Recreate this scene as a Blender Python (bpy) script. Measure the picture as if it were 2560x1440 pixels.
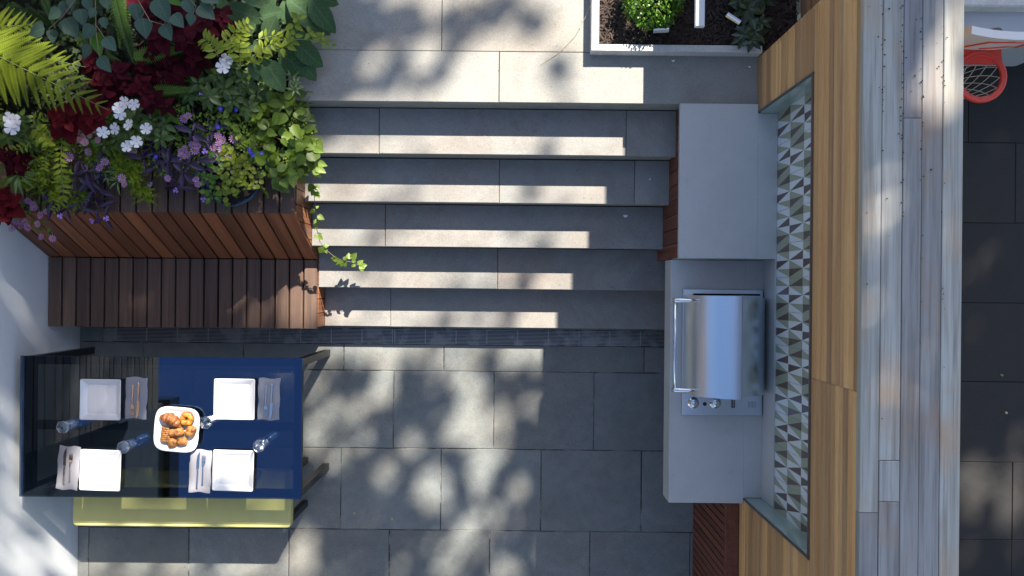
import bpy, math, random
from mathutils import Vector, Matrix, noise
for o in list(bpy.data.objects): bpy.data.objects.remove(o)
random.seed(7)
R = math.radians
scene = bpy.context.scene
COL = scene.collection
# ---------------------------------------------------------------- camera
CAMH = 5.4; FPX = 1775.0; PHI = R(0.55)
cam_data = bpy.data.cameras.new('camera'); cam = bpy.data.objects.new('camera', cam_data); COL.objects.link(cam)
cam.location = (0, 0, CAMH); cam.rotation_euler = (0, 0, PHI)
cam_data.sensor_width = 36; cam_data.lens = 36*FPX/2560; cam_data.clip_start = 0.05; cam_data.clip_end = 400
scene.camera = cam
# ---------------------------------------------------------------- light
SUNV = Vector((0.52, 0.95, 1.0))           # towards the sun
elev = math.atan2(SUNV.z, math.hypot(SUNV.x, SUNV.y)); azim = math.atan2(SUNV.x, SUNV.y)
world = bpy.data.worlds.new('World'); scene.world = world; world.use_nodes = True
wn = world.node_tree.nodes; wl = world.node_tree.links
sky = wn.new('ShaderNodeTexSky'); sky.sky_type = 'NISHITA'; sky.sun_disc = False
sky.sun_elevation = elev; sky.sun_rotation = azim; sky.air_density = 1.0; sky.dust_density = 1.1; sky.ozone_density = 1.1
wl.new(sky.outputs[0], wn['Background'].inputs[0]); wn['Background'].inputs[1].default_value = 0.080
sd = bpy.data.lights.new('sun', 'SUN'); sd.energy = 5.0; sd.angle = R(0.53); sd.color = (1.0, 0.93, 0.82)
sun = bpy.data.objects.new('sun', sd); COL.objects.link(sun); sun.rotation_euler = SUNV.to_track_quat('Z', 'Y').to_euler()
sun.location = (6, 11, 14)
vs = scene.view_settings; vs.view_transform = 'Standard'; vs.look = 'None'; vs.exposure = 1.70; vs.gamma = 1.0
try: vs.use_curve_mapping = False
except Exception: pass
scene.cycles.max_bounces = 8; scene.cycles.transparent_max_bounces = 16
scene.cycles.caustics_reflective = False; scene.cycles.caustics_refractive = False

# ---------------------------------------------------------------- helpers
def P(px, py, z=0.0):
    """where the photograph's point lies on the level z"""
    u = (px-1280)/FPX*(CAMH-z); v = -(py-720)/FPX*(CAMH-z)
    return Vector((u*math.cos(PHI)-v*math.sin(PHI), u*math.sin(PHI)+v*math.cos(PHI), z))
def rnd(a, b): return random.uniform(a, b)
class MB:
    def __init__(s): s.v = []; s.f = []; s.m = []; s.uv = {}
    def vert(s, *p):
        s.v.append(tuple(p[0]) if len(p) == 1 else p); return len(s.v)-1
    def face(s, idx, m=0): s.f.append(tuple(idx)); s.m.append(m)
    def box(s, x0, y0, z0, x1, y1, z1, m=0):
        b = len(s.v)
        for z in (z0, z1):
            for x, y in ((x0, y0), (x1, y0), (x1, y1), (x0, y1)): s.v.append((x, y, z))
        for f in ((3,2,1,0), (4,5,6,7), (0,1,5,4), (1,2,6,5), (2,3,7,6), (3,0,4,7)): s.face([b+i for i in f], m)
        return s
    def cbox(s, x0, y0, z0, x1, y1, z1, c=0.004, m=0):
        """box with its upper edges chamfered"""
        b = len(s.v)
        for z, k in ((z0, 0), (z1-c, 0), (z1, c)):
            for x, y in ((x0+k, y0+k), (x1-k, y0+k), (x1-k, y1-k), (x0+k, y1-k)): s.v.append((x, y, z))
        s.face((b+3, b+2, b+1, b), m); s.face((b+8, b+9, b+10, b+11), m)
        for l in (0, 4):
            for i in range(4): s.face((b+l+i, b+l+(i+1) % 4, b+l+4+(i+1) % 4, b+l+4+i), m)
        return s
    def prism(s, pts, d, m=0):
        """polygon (3D points, ccw seen against d) extruded along d"""
        b = len(s.v); n = len(pts); d = Vector(d)
        for p in pts: s.v.append(tuple(p))
        for p in pts: s.v.append(tuple(Vector(p)+d))
        s.face([b+n-1-i for i in range(n)], m); s.face([b+n+i for i in range(n)], m)
        for i in range(n): s.face((b+i, b+(i+1) % n, b+n+(i+1) % n, b+n+i), m)
        return s
    def tube(s, pts, r, n=6, m=0, cap=True):
        pts = [Vector(p) for p in pts]; b = len(s.v); k = len(pts)
        rr = r if isinstance(r, (list, tuple)) else [r]*k
        up = None
        for i, p in enumerate(pts):
            d = (pts[min(i+1, k-1)]-pts[max(i-1, 0)]).normalized()
            if up is None:
                up = Vector((0, 0, 1)) if abs(d.z) < .9 else Vector((1, 0, 0))
            a = d.cross(up).normalized(); c = a.cross(d).normalized(); up = c
            for j in range(n):
                t = 2*math.pi*j/n; s.v.append(tuple(p+(a*math.cos(t)+c*math.sin(t))*rr[i]))
        for i in range(k-1):
            for j in range(n): s.face((b+i*n+j, b+i*n+(j+1) % n, b+(i+1)*n+(j+1) % n, b+(i+1)*n+j), m)
        if cap:
            s.face([b+j for j in range(n)][::-1], m); s.face([b+(k-1)*n+j for j in range(n)], m)
        return s
    def lathe(s, prof, n=24, c=(0, 0, 0), m=0, close=False, shape=None):
        b = len(s.v); k = len(prof)
        for r, z in prof:
            for j in range(n):
                t = 2*math.pi*j/n; q = shape(t) if shape else 1.0
                s.v.append((c[0]+r*q*math.cos(t), c[1]+r*q*math.sin(t), c[2]+z))
        for i in range(k-1):
            for j in range(n): s.face((b+i*n+j, b+i*n+(j+1) % n, b+(i+1)*n+(j+1) % n, b+(i+1)*n+j), m)
        if close: s.face([b+(k-1)*n+j for j in range(n)], m)
        return s
    def mesh(s, name, mats=(), smooth=False):
        me = bpy.data.meshes.new(name); me.from_pydata(s.v, [], s.f)
        for mt in mats: me.materials.append(mt)
        if mats: me.polygons.foreach_set('material_index', s.m)
        if s.uv:
            ul = me.uv_layers.new(name='UVMap')
            for li, lp in enumerate(me.loops): ul.data[li].uv = s.uv.get(lp.vertex_index, (0, 0))
        if smooth: me.polygons.foreach_set('use_smooth', [True]*len(me.polygons))
        me.update(); return me
    def build(s, name, mats, parent=None, smooth=False):
        if not isinstance(mats, (list, tuple)): mats = (mats,)
        return ob(name, s.mesh(name, mats, smooth), parent)
def ob(name, me, parent=None, loc=None, rot=None, scale=None):
    o = bpy.data.objects.new(name, me); COL.objects.link(o)
    if parent: o.parent = parent
    if loc is not None: o.location = loc
    if rot is not None: o.rotation_euler = rot
    if scale is not None: o.scale = (scale,)*3 if isinstance(scale, (int, float)) else scale
    return o
def tag(o, label, cat, group=None, kind=None):
    o['label'] = label
    if kind: o['kind'] = kind
    if cat: o['category'] = cat
    if group: o['group'] = group
    return o
def thing(name, label, cat, loc=(0, 0, 0), rz=0, group=None):
    o = ob(name, None, None, loc, (0, 0, rz)); o.empty_display_size = .05
    return tag(o, label, cat, group)
def structure(o): o['kind'] = 'structure'; return o
def stuff(o): o['kind'] = 'stuff'; return o
def smooth_angle(o, ang=40):
    o.data.polygons.foreach_set('use_smooth', [True]*len(o.data.polygons))
    try: o.data.set_sharp_from_angle(angle=R(ang))
    except Exception: pass
    return o

# ---------------------------------------------------------------- materials
class NT:
    def __init__(s, name):
        s.mat = bpy.data.materials.new(name); s.mat.use_nodes = True
        s.t = s.mat.node_tree; s.n = s.t.nodes; s.b = s.n['Principled BSDF']; s.out = s.n['Material Output']
    def add(s, ty, **kw):
        n = s.n.new(ty)
        for k, v in kw.items(): setattr(n, k, v)
        return n
    def link(s, a, b): s.t.links.new(a, b)
    def val(s, sock, v):
        if hasattr(v, 'is_linked') or isinstance(v, bpy.types.NodeSocket): s.link(v, sock)
        else: sock.default_value = v
    def mix(s, fac, a, b, mode='MIX'):
        n = s.add('ShaderNodeMix', data_type='RGBA', blend_type=mode); n.clamp_result = False
        s.val(n.inputs[0], fac)
        for sk, v in ((n.inputs[6], a), (n.inputs[7], b)):
            if isinstance(v, tuple): v = (*v, 1) if len(v) == 3 else v
            s.val(sk, v)
        return n.outputs[2]
    def math(s, op, a, b=0.0, clamp=False):
        n = s.add('ShaderNodeMath', operation=op, use_clamp=clamp); s.val(n.inputs[0], a); s.val(n.inputs[1], b); return n.outputs[0]
    def noise(s, vec, scale, detail=4, rough=.55, dist=0.0):
        n = s.add('ShaderNodeTexNoise'); s.link(vec, n.inputs['Vector']); n.inputs['Scale'].default_value = scale
        n.inputs['Detail'].default_value = detail; n.inputs['Roughness'].default_value = rough; n.inputs['Distortion'].default_value = dist
        return n.outputs[0]
    def ramp(s, fac, stops):
        n = s.add('ShaderNodeValToRGB'); s.link(fac, n.inputs[0]); e = n.color_ramp.elements
        while len(e) < len(stops): e.new(.5)
        for el, (p, c) in zip(e, stops): el.position = p; el.color = (c, c, c, 1) if isinstance(c, (int, float)) else (*c, 1)
        return n.outputs[0]
    def coord(s, scale=(1, 1, 1), rand=True, kind='Object'):
        tc = s.add('ShaderNodeTexCoord'); v = tc.outputs[kind]
        mp = s.add('ShaderNodeMapping'); s.link(v, mp.inputs[0]); mp.inputs['Scale'].default_value = scale
        if rand:
            oi = s.add('ShaderNodeObjectInfo'); m = s.math('MULTIPLY', oi.outputs['Random'], 57.3)
            c = s.add('ShaderNodeCombineXYZ')
            for i in range(3): s.link(m, c.inputs[i])
            s.link(c.outputs[0], mp.inputs['Location'])
        return mp.outputs[0]
    def random(s): return s.add('ShaderNodeObjectInfo').outputs['Random']
    def bump(s, h, strength, dist=.01):
        n = s.add('ShaderNodeBump'); n.inputs['Strength'].default_value = strength; n.inputs['Distance'].default_value = dist
        s.link(h, n.inputs['Height']); s.link(n.outputs[0], s.b.inputs['Normal'])
    def set(s, **kw):
        for k, v in kw.items():
            if isinstance(v, tuple) and len(v) == 3: v = (*v, 1)
            s.val(s.b.inputs[k.replace('_', ' ')], v)
        return s
def mat_plain(name, col, rough=.6, metal=0.0, var=.1, scale=20, bump=0.0, spec=.5):
    t = NT(name); v = t.coord(rand=True); n = t.noise(v, scale, 5)
    c = t.mix(n, tuple(x*(1-var) for x in col), tuple(x*(1+var) for x in col))
    t.set(Base_Color=c, Roughness=rough, Metallic=metal, Specular_IOR_Level=spec)
    if bump: t.bump(n, bump, .004)
    return t.mat
def mat_stone(name, c1, c2, warm, rand=.12, rough=.72, wf=.45):
    t = NT(name); v = t.coord(rand=True)
    big = t.noise(v, 1.6, 5, .6); mid = t.noise(v, 9, 8, .65); fine = t.noise(v, 130, 3, .6); blot = t.noise(v, 3.2, 3, .5, .6)
    c = t.mix(t.ramp(mid, [(.3, 0), (.72, 1)]), c1, c2)
    c = t.mix(t.math('MULTIPLY', t.ramp(big, [(.42, 0), (.68, 1)]), wf), c, warm)
    c = t.mix(t.ramp(blot, [(.55, 0), (.60, .16), (.75, .2)]), c, tuple(x*.62 for x in c1))
    stain = t.noise(v, .9, 6, .7, 1.5); c = t.mix(t.ramp(stain, [(.50, 0), (.56, .22), (.62, .05), (.8, .3)]), c, tuple(x*.55 for x in warm))
    pit = t.noise(v, 48, 2, .5); c = t.mix(t.ramp(pit, [(.70, 0), (.76, .55)]), c, tuple(x*.4 for x in c1))
    sp = t.ramp(fine, [(.32, .82), (.5, 1.0), (.7, 1.12)]); c = t.mix(1.0, c, sp, 'MULTIPLY')
    r = t.math('ADD', t.math('MULTIPLY', t.random(), 2*rand), 1-rand)
    cc = t.add('ShaderNodeCombineColor'); [t.link(r, cc.inputs[i]) for i in range(3)]
    c = t.mix(1.0, c, cc.outputs[0], 'MULTIPLY')
    t.set(Base_Color=c, Roughness=t.math('ADD', t.math('MULTIPLY', mid, .25), rough-.14), Specular_IOR_Level=.35)
    t.bump(t.math('ADD', t.math('MULTIPLY', fine, .4), mid), .25, .004)
    return t.mat
def mat_wood(name, ca, cb, cdark, axis, rand=.18, rough=.6, grain=1.0, patch=None):
    """axis: grain direction 0/1/2 in object space"""
    t = NT(name); sc = [38, 38, 38]; sc[axis] = 1.3
    v = t.coord(tuple(sc)); v2 = t.coord(tuple(x*4 if i != axis else 2.5 for i, x in enumerate(sc)))
    s3 = [7, 7, 7]; s3[axis] = .5; v3 = t.coord(tuple(s3))
    g = t.noise(v, 1, 6, .6, .4); f = t.noise(v2, 1, 3, .6); w = t.noise(v3, 1, 4, .55, 1.2)
    c = t.mix(t.ramp(w, [(.3, 0), (.7, 1)]), ca, cb)
    c = t.mix(t.math('MULTIPLY', t.ramp(g, [(.45, 0), (.7, 1)]), .65*grain), c, cdark)
    c = t.mix(t.math('MULTIPLY', t.ramp(f, [(.55, 0), (.68, 1)]), .45*grain), c, cdark)
    if patch:
        vp = t.coord((2.2, 2.2, 2.2)); pn = t.noise(vp, 1, 4, .6)
        c = t.mix(t.ramp(pn, [(.5, 0), (.72, .8)]), c, patch)
    r = t.math('ADD', t.math('MULTIPLY', t.random(), 2*rand), 1-rand)
    r2 = t.math('ADD', t.math('MULTIPLY', t.random(), 1.5*rand), 1-.9*rand)
    cc = t.add('ShaderNodeCombineColor'); t.link(r, cc.inputs[0]); t.link(r, cc.inputs[1]); t.link(r2, cc.inputs[2])
    c = t.mix(1.0, c, cc.outputs[0], 'MULTIPLY')
    t.set(Base_Color=c, Roughness=rough, Specular_IOR_Level=.35)
    t.bump(t.math('ADD', g, t.math('MULTIPLY', f, .5)), .18, .003)
    return t.mat
def mat_leaf(name, c1, c2, vein=None, rough=.5, transl=.3, rand=.22, spec=.4, veins=9, velvet=0.0):
    t = NT(name); uv = t.add('ShaderNodeUVMap').outputs[0]
    sx = t.add('ShaderNodeSeparateXYZ'); t.link(uv, sx.inputs[0])
    d = t.math('ABSOLUTE', t.math('SUBTRACT', sx.outputs[0], .5))
    n = t.noise(t.coord((1, 1, 1)), 18, 4)
    c = t.mix(t.ramp(n, [(.3, 0), (.7, 1)]), c1, c2)
    if vein:
        mid = t.ramp(d, [(0.0, 1), (.06, 0)])
        sw = t.math('SINE', t.math('MULTIPLY', t.math('SUBTRACT', sx.outputs[1], t.math('MULTIPLY', d, .5)), veins*6.283))
        side = t.math('MULTIPLY', t.ramp(sw, [(.80, 0), (1.0, 1)]), .45)
        c = t.mix(t.math('MULTIPLY', t.math('MAXIMUM', mid, side), .75), c, vein)
    r = t.math('ADD', t.math('MULTIPLY', t.random(), 2*rand), 1-rand)
    cc = t.add('ShaderNodeCombineColor'); [t.link(r, cc.inputs[i]) for i in range(3)]
    c = t.mix(1.0, c, cc.outputs[0], 'MULTIPLY')
    t.set(Base_Color=c, Roughness=rough, Specular_IOR_Level=spec)
    if velvet: t.set(Sheen_Weight=velvet)
    tr = t.add('ShaderNodeBsdfTranslucent'); t.link(c, tr.inputs[0])
    mx = t.add('ShaderNodeMixShader'); mx.inputs[0].default_value = transl
    t.link(t.b.outputs[0], mx.inputs[1]); t.link(tr.outputs[0], mx.inputs[2]); t.link(mx.outputs[0], t.out.inputs[0])
    return t.mat
def mat_metal(name, col, rough, axis=1, streak=.12):
    t = NT(name); sc = [220, 220, 220]; sc[axis] = 3
    n = t.noise(t.coord(tuple(sc), rand=False), 1, 3); s = t.noise(t.coord((1, 1, 1), rand=False), 9, 5)
    c = t.mix(n, tuple(x*(1-streak) for x in col), col)
    t.set(Base_Color=c, Metallic=1.0, Roughness=t.math('ADD', t.math('MULTIPLY', s, .06), rough-.02))
    t.bump(n, .04, .001); return t.mat

M = {}
M['blue'] = mat_stone('bluestone', (.145,.158,.155), (.208,.218,.206), (.225,.20,.165), .15)
M['tread'] = mat_stone('bluestone_tread', (.215,.215,.203), (.27,.264,.247), (.295,.238,.195), .10, wf=.55)
M['terr'] = mat_stone('terrace_stone', (.235,.232,.213), (.285,.276,.248), (.31,.262,.208), .07, wf=.5)
M['darkpav'] = mat_stone('side_paver', (.013,.0132,.0128), (.021,.020,.0185), (.024,.019,.015), .2)
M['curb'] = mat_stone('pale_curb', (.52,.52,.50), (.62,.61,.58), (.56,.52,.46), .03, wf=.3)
def joint_mat():
    t = NT('joint_sand'); v = t.coord((1, 1, 1), False); a = t.noise(v, 4.5, 4, .6); b = t.noise(v, 60, 3)
    c = t.mix(t.ramp(a, [(.48, 0), (.58, 1)]), (.035,.034,.032), (.30,.29,.26))
    t.set(Base_Color=t.mix(t.math('MULTIPLY', b, .5), c, (.08,.08,.075)), Roughness=.95); return t.mat
M['joint'] = joint_mat()
M['darkjoint'] = mat_plain('dark_joint', (.010,.010,.009), .95, var=.4)
M['ipe_top'] = mat_wood('weathered_ipe', (.095,.058,.046), (.140,.088,.066), (.045,.026,.021), 1, .28, .6)
M['ipe_back'] = mat_wood('oiled_ipe', (.20,.062,.028), (.29,.098,.042), (.075,.022,.012), 1, .34, .48)
M['ipe_side'] = mat_wood('oiled_ipe_upright', (.21,.085,.043), (.29,.13,.065), (.08,.03,.018), 2, .26, .45)
M['redslat'] = mat_wood('dark_red_slat', (.15,.048,.030), (.21,.072,.042), (.05,.018,.012), 2, .25, .5)
M['cedar'] = mat_wood('cedar_board', (.55,.28,.115), (.66,.385,.175), (.36,.145,.055), 1, .34, .5, .75)
M['cap'] = mat_wood('silvered_cedar', (.28,.26,.245), (.42,.40,.38), (.14,.11,.09), 1, .32, .75, 1.0, patch=(.38,.24,.155))
M['fencewood'] = mat_wood('brown_fence', (.26,.135,.07), (.36,.20,.105), (.04,.02,.012), 1, .35, .6)
def stucco_mat():
    t = NT('white_stucco'); v = t.coord((1, 1, 1), False); a = t.noise(v, 70, 5, .6); b = t.noise(v, 1.7, 6, .6, .8); st = t.noise(t.coord((3, 3, .5), False), 2, 5)
    sx = t.add('ShaderNodeSeparateXYZ'); t.link(v, sx.inputs[0])
    low = t.math('MULTIPLY', t.ramp(sx.outputs[2], [(0.0, 1), (.10, 0)]), t.ramp(b, [(.35, .2), (.65, 1)]))
    c = t.mix(t.ramp(b, [(.35, 0), (.7, 1)]), (.66,.675,.69), (.73,.735,.74)); c = t.mix(t.ramp(st, [(.6, 0), (.8, .25)]), c, (.5,.49,.47)); c = t.mix(t.math('MULTIPLY', low, .55), c, (.30,.28,.25))
    t.set(Base_Color=c, Roughness=.88); t.bump(a, .35, .004); return t.mat
M['stucco'] = stucco_mat()
def counter_mat():
    t = NT('grey_composite_counter'); v = t.coord((1, 1, 1), False); a = t.noise(v, 2.3, 6, .65, .5); b = t.noise(v, 420, 2); d = t.noise(v, 14, 5, .6)
    c = t.mix(t.ramp(a, [(.3, 0), (.7, 1)]), (.47,.465,.45), (.54,.53,.51)); c = t.mix(t.ramp(d, [(.6, 0), (.75, .22)]), c, (.28,.27,.25))
    c = t.mix(1.0, c, t.ramp(b, [(.3, .9), (.7, 1.08)]), 'MULTIPLY')
    t.set(Base_Color=c, Roughness=t.math('ADD', t.math('MULTIPLY', a, .3), .22)); t.bump(b, .05, .002); return t.mat
M['counter'] = counter_mat()
M['steel'] = mat_metal('brushed_steel_sky_tint', (.70,.80,.91), .34)  # neutral steel; the reflected sky's blue is put into its base colour
M['chrome'] = mat_metal('polished_chrome', (.78,.79,.8), .09)
M['framemetal'] = mat_plain('weathered_zinc_trim', (.17,.145,.135), .45, .7, .2)
M['blackmetal'] = mat_plain('black_powder_coat', (.018,.018,.019), .35, 0, .1)
M['black'] = mat_plain('gap_shade_black', (.006,.005,.005), .95)  # near-black behind slats and boards, paints the shade in their gaps
M['grate'] = mat_plain('drain_bar', (.33,.335,.34), .45, .3, .2)
M['soil'] = mat_plain('potting_soil', (.018,.012,.009), .95, 0, .5, 60, .6)
M['mulch'] = mat_leaf('bark_mulch', (.022,.014,.011), (.05,.032,.024), None, .85, 0.0, .3)
M['olive'] = mat_plain('olive_yellow_cushion', (.58,.54,.21), .95, 0, .10, 9, .2, spec=.1)
M['white'] = mat_plain('white_glaze', (.70,.70,.70), .12, 0, .01)
M['linen'] = mat_plain('grey_linen', (.29,.285,.31), .95, 0, .08, 250, .3)
M['redplastic'] = mat_plain('red_plastic', (.70,.05,.025), .38, 0, .06)
M['whiteplastic'] = mat_plain('white_plastic', (.72,.72,.70), .35, 0, .05)
M['greyplastic'] = mat_plain('grey_plastic', (.42,.43,.44), .4, 0, .08, 3)
M['cord'] = mat_plain('net_cord', (.60,.58,.52), .9, 0, .1)
M['potblue'] = mat_plain('blue_glazed_pot', (.010,.024,.055), .2, 0, .25, 6)
M['whitetile'] = mat_plain('tile_white', (.66,.68,.70), .22, 0, .05, 30)
M['sagetile'] = mat_plain('tile_sage', (.32,.34,.235), .22, 0, .07, 30)
M['browntile'] = mat_plain('tile_brown', (.115,.078,.06), .25, 0, .12, 30)
M['aqua'] = mat_plain('aqua_glass_reveal', (.30,.37,.35), .06, 0, .05, spec=.8)
M['paint'] = mat_plain('white_paint', (.78,.77,.74), .45, 0, .03)
M['grey'] = mat_plain('grey_render', (.13,.095,.065), .9, 0, .12, 2)
M['windowglass'] = mat_plain('dark_window', (.015,.018,.02), .05)
M['bark'] = mat_plain('bark', (.10,.075,.055), .9, 0, .4, 12, .8)
M['grass'] = mat_plain('lawn', (.05,.09,.025), .95, 0, .4, 8, .5)
M['crown'] = mat_leaf('crown_leaf', (.05,.10,.025), (.08,.14,.035), None, .55, .12, .2)
M['litter'] = mat_plain('dry_litter', (.06,.035,.022), .9, 0, .5)
M['straw'] = mat_plain('dry_straw', (.42,.35,.18), .8)
M['twig'] = mat_plain('twig', (.20,.13,.08), .8, 0, .3)
M['stem'] = mat_plain('green_stem', (.16,.20,.06), .6, 0, .25)
M['redstem'] = mat_plain('purple_stem', (.09,.03,.07), .6, 0, .25)
def pastry(name, a, b, dk):
    t = NT(name); v = t.coord((1, 1, 1), kind='Object'); n = t.noise(v, 70, 5, .65, .8); k = t.noise(v, 30, 5, .6)
    c = t.mix(t.ramp(n, [(.35, 0), (.65, 1)]), a, b); c = t.mix(t.ramp(k, [(.48, 0), (.62, .9)]), c, dk)
    t.set(Base_Color=c, Roughness=.38, Specular_IOR_Level=.5); t.bump(n, .9, .008); return t.mat
M['crust'] = pastry('croissant_crust', (.17,.055,.014), (.27,.095,.026), (.07,.02,.006))
M['gold'] = pastry('golden_pastry', (.22,.085,.017), (.37,.165,.04), (.09,.026,.007))
M['custard'] = pastry('custard', (.40,.14,.008), (.52,.22,.02), (.22,.06,.006))
def glass_mat(name, tint, refl, rcol, rough=0.0, fres=None):
    t = NT(name); tr = t.add('ShaderNodeBsdfTransparent'); tr.inputs[0].default_value = (*tint, 1)
    gl = t.add('ShaderNodeBsdfGlossy'); gl.inputs['Color'].default_value = (*rcol, 1); gl.inputs['Roughness'].default_value = rough
    mx = t.add('ShaderNodeMixShader'); lw = t.add('ShaderNodeLayerWeight'); lw.inputs[0].default_value = .5
    f = t.math('ADD', t.math('MULTIPLY', t.math('POWER', lw.outputs[1], fres or 5.0), .8), refl, True)
    t.link(f, mx.inputs[0]); t.link(tr.outputs[0], mx.inputs[1]); t.link(gl.outputs[0], mx.inputs[2]); t.link(mx.outputs[0], t.out.inputs[0])
    return t.mat
M['tableglass'] = glass_mat('tinted_table_glass', (.46,.47,.46), .16, (.28,.52,1.0))  # grey glass; blue of the mirrored sky deepened in the gloss colour
M['tumbler'] = glass_mat('clear_tumbler_glass', (.94,.96,.97), .11, (1, 1, 1), 0.09, 1.6)
M['thickglass'] = glass_mat('thick_glass_edge', (.9,.93,.95), .45, (1, 1, 1), 0.15, 2.0)
# ================================================================ the setting
WALLX = -3.285; FRONTX = 1.48; RISE = .18; TREADD = .284; Y1 = -.294; TERZ = 6*RISE
PLX1 = -1.375                                              # planter side face
g = structure(MB().box(-40, -40, -.5, 40, 40, -.06).build('ground', M['grass']))
patio = structure(MB().box(WALLX-.02, -3.2, -.05, 1.6, .4, -.006).build('patio_floor', M['joint']))
def paver(parent, x0, x1, y0, y1, z, mat, gap=.0032, th=.035, name='paver', bow=.0018):
    mb = MB(); j = lambda: rnd(-bow, bow)
    mb.cbox(x0+gap+j(), y0+gap+j(), z-th, x1-gap+j(), y1-gap+j(), z+rnd(-.001, .001), .003)
    return mb.build(name, mat, parent)
rows = [(-.318, -.295, -.514), (-.637, -.436, -.514), (-1.228, -.637, -.131), (-1.847, -1.228, -.526), (-2.457, -1.847, -.152), (-3.07, -2.457, -.53)]
for y0, y1, xj in rows:
    k = -8
    x = xj - .7625*5
    while x < 1.45:
        a = max(x, WALLX); b = min(x+.7625, 1.44)
        if b-a > .05: paver(patio, a, b, min(y0, y1), max(y0, y1), 0, M['blue'])
        x += .7625
paver(patio, WALLX, P(258, 845).x, -.436, -.318, 0, M['blue'])
# floor under the bench
# drain
dr = thing('drain_grate', 'long narrow metal drain grate with thin parallel bars at the foot of the steps', 'drain', (0, -.377, 0))
ch = MB().box(-3.11, -.058, -.06, 1.2, .058, -.045); ch.build('channel', M['black'], dr)
cuts = [P(258, 845).x, P(984, 845).x, 1.18]
for s in range(2):
    xa, xb = cuts[s]+.004, cuts[s+1]-.004
    for i in range(11):
        yy = -.052+i*.0104
        MB().box(xa, yy-.002, -.022, xb, yy+.002, -.001).build('bar', M['grate'], dr)
    x = xa+.003 if s else xb-.003
    while xa < x < xb or abs(x-xa) < .01 or abs(x-xb) < .01:
        MB().box(x-.0028, -.055, -.02, x+.0028, .055, .001).build('crossbar', M['grate'], dr)
        x += .234 if s else -.234
# steps
steps = structure(MB().build('stone_steps', M['tread'])) if False else None
st = MB()
for i in range(1, 6):
    yf = Y1+(i-1)*TREADD
    st.box(PLX1-.01, yf+.012, -.02, 1.05 if i > 2 else 1.245, yf+TREADD+.02, i*RISE-.042)
steps = structure(st.build('stone_steps', M['tread']))
tj = {1: [978], 2: [1245], 3: [963], 4: [1247, 1585], 5: [945, 1563]}
for i in range(1, 6):
    yf = Y1+(i-1)*TREADD; z = i*RISE
    xs = [PLX1] + [P(p, 600, z).x for p in tj[i]] + [1.04 if i > 2 else 1.24]
    for a, b in zip(xs, xs[1:]): paver(steps, a, b, yf, yf+TREADD+.008, z, M['tread'], .0016, .042, 'tread_slab', .001)
# terrace
TY = Y1+5*TREADD
terr = structure(MB().box(PLX1-.0, TY+.012, -.05, 1.72, 5.2, TERZ-.045).build('terrace', M['terr']))
trow = [(TY, P(1250, 129, TERZ).y, [1248]), (P(1250, 129, TERZ).y, 2.45, [1104]), (2.45, 3.1, [1300]), (3.1, 3.75, [1150]), (3.75, 5.2, [1250])]
for a, b, js in trow:
    xs = [PLX1] + [P(p, 130, TERZ).x for p in js] + [1.70]
    for x0, x1 in zip(xs, xs[1:]): paver(terr, x0, x1, a, b, TERZ, M['terr'], .0016, .05, 'paver', .001)
lawn = structure(MB().box(-14, 5.2, -.3, 14, 30, TERZ-.03).build('upper_lawn', M['grass']))
lawn.name = 'upper_lawn'
# left boundary wall
gw = MB().box(WALLX-.22, -6, -.05, WALLX, 5.2, .87).build('garden_wall', M['stucco'])
tag(gw, 'smooth white stucco wall along the left edge beside the table', 'wall')
fen = thing('slat_fence', 'tall brown fence of horizontal boards standing on the white wall', 'fence', (WALLX-.06, 0, .87))
z = 0.0
bm = {}
i = 0
while z < 1.92:
    h = random.choice((.085, .085, .12, .06))
    MB().box(-.012, -1.17, z, .012, 4.6, z+h-.012).build('board', M['fencewood'], fen); z += h
for y in (-1.1, .8, 2.7, 4.5): MB().box(-.075, y-.035, 0, -.013, y+.035, 1.95).build('post', M['fencewood'], fen)
ho = thing('house', 'plain grey rendered house beyond the white wall past the fence', 'house', (WALLX-.24, -1.2, 0))
MB().box(-6, -7, -.05, -.0, 0, 3.3).build('wall', M['grey'], ho); MB().box(-6.1, -7.1, 3.3, .06, .03, 3.5).build('roof', M['blackmetal'], ho)
for y in (-1.9, -4.2):
    w = MB().box(-.01, y-.5, 1.2, .03, y+.5, 2.5).build('window', M['paint'], ho); MB().box(.03, y-.45, 1.25, .036, y+.45, 2.45).build('pane', M['windowglass'], w)

# ---------------------------------------------------------------- planter bench
SZ = .38; PZ = .917; SBY = .19; PBY = .46; SFY = -.303
pb = thing('planter_bench', 'long dark hardwood slatted bench built into the front of the planter', 'bench', (0, 0, 0))
NS = 19; pit = (PLX1-WALLX)/NS
seat_me = MB().cbox(-pit/2+.0062, SFY, -.03, pit/2-.0062, SBY-.004, 0, .003).mesh('seat_slat', (M['ipe_top'],))
dirv = Vector((0, PBY-SBY, PZ-SZ)); L = dirv.length
back_me = MB().cbox(-pit/2+.0062, 0, -.022, pit/2-.0062, L-.012, 0, .003).mesh('back_slat', (M['ipe_back'],))
cap_me = MB().cbox(-pit/2+.0062, 0, -.03, pit/2-.0062, .36, 0, .003).mesh('cap_slat', (M['ipe_top'],))
ang = math.atan2(dirv.z, dirv.y)
for i in range(NS):
    x = WALLX+pit*(i+.5)
    ob('seat_slat', seat_me, pb, (x, rnd(-.002, .002), SZ+rnd(-.001, .001)))
    ob('back_slat', back_me, pb, (x, SBY, SZ+.002), (ang, 0, 0))
    ob('cap_slat', cap_me, pb, (x, PBY-.004+rnd(-.002, .002), PZ+rnd(-.001, .001)))
sub = MB()
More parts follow.
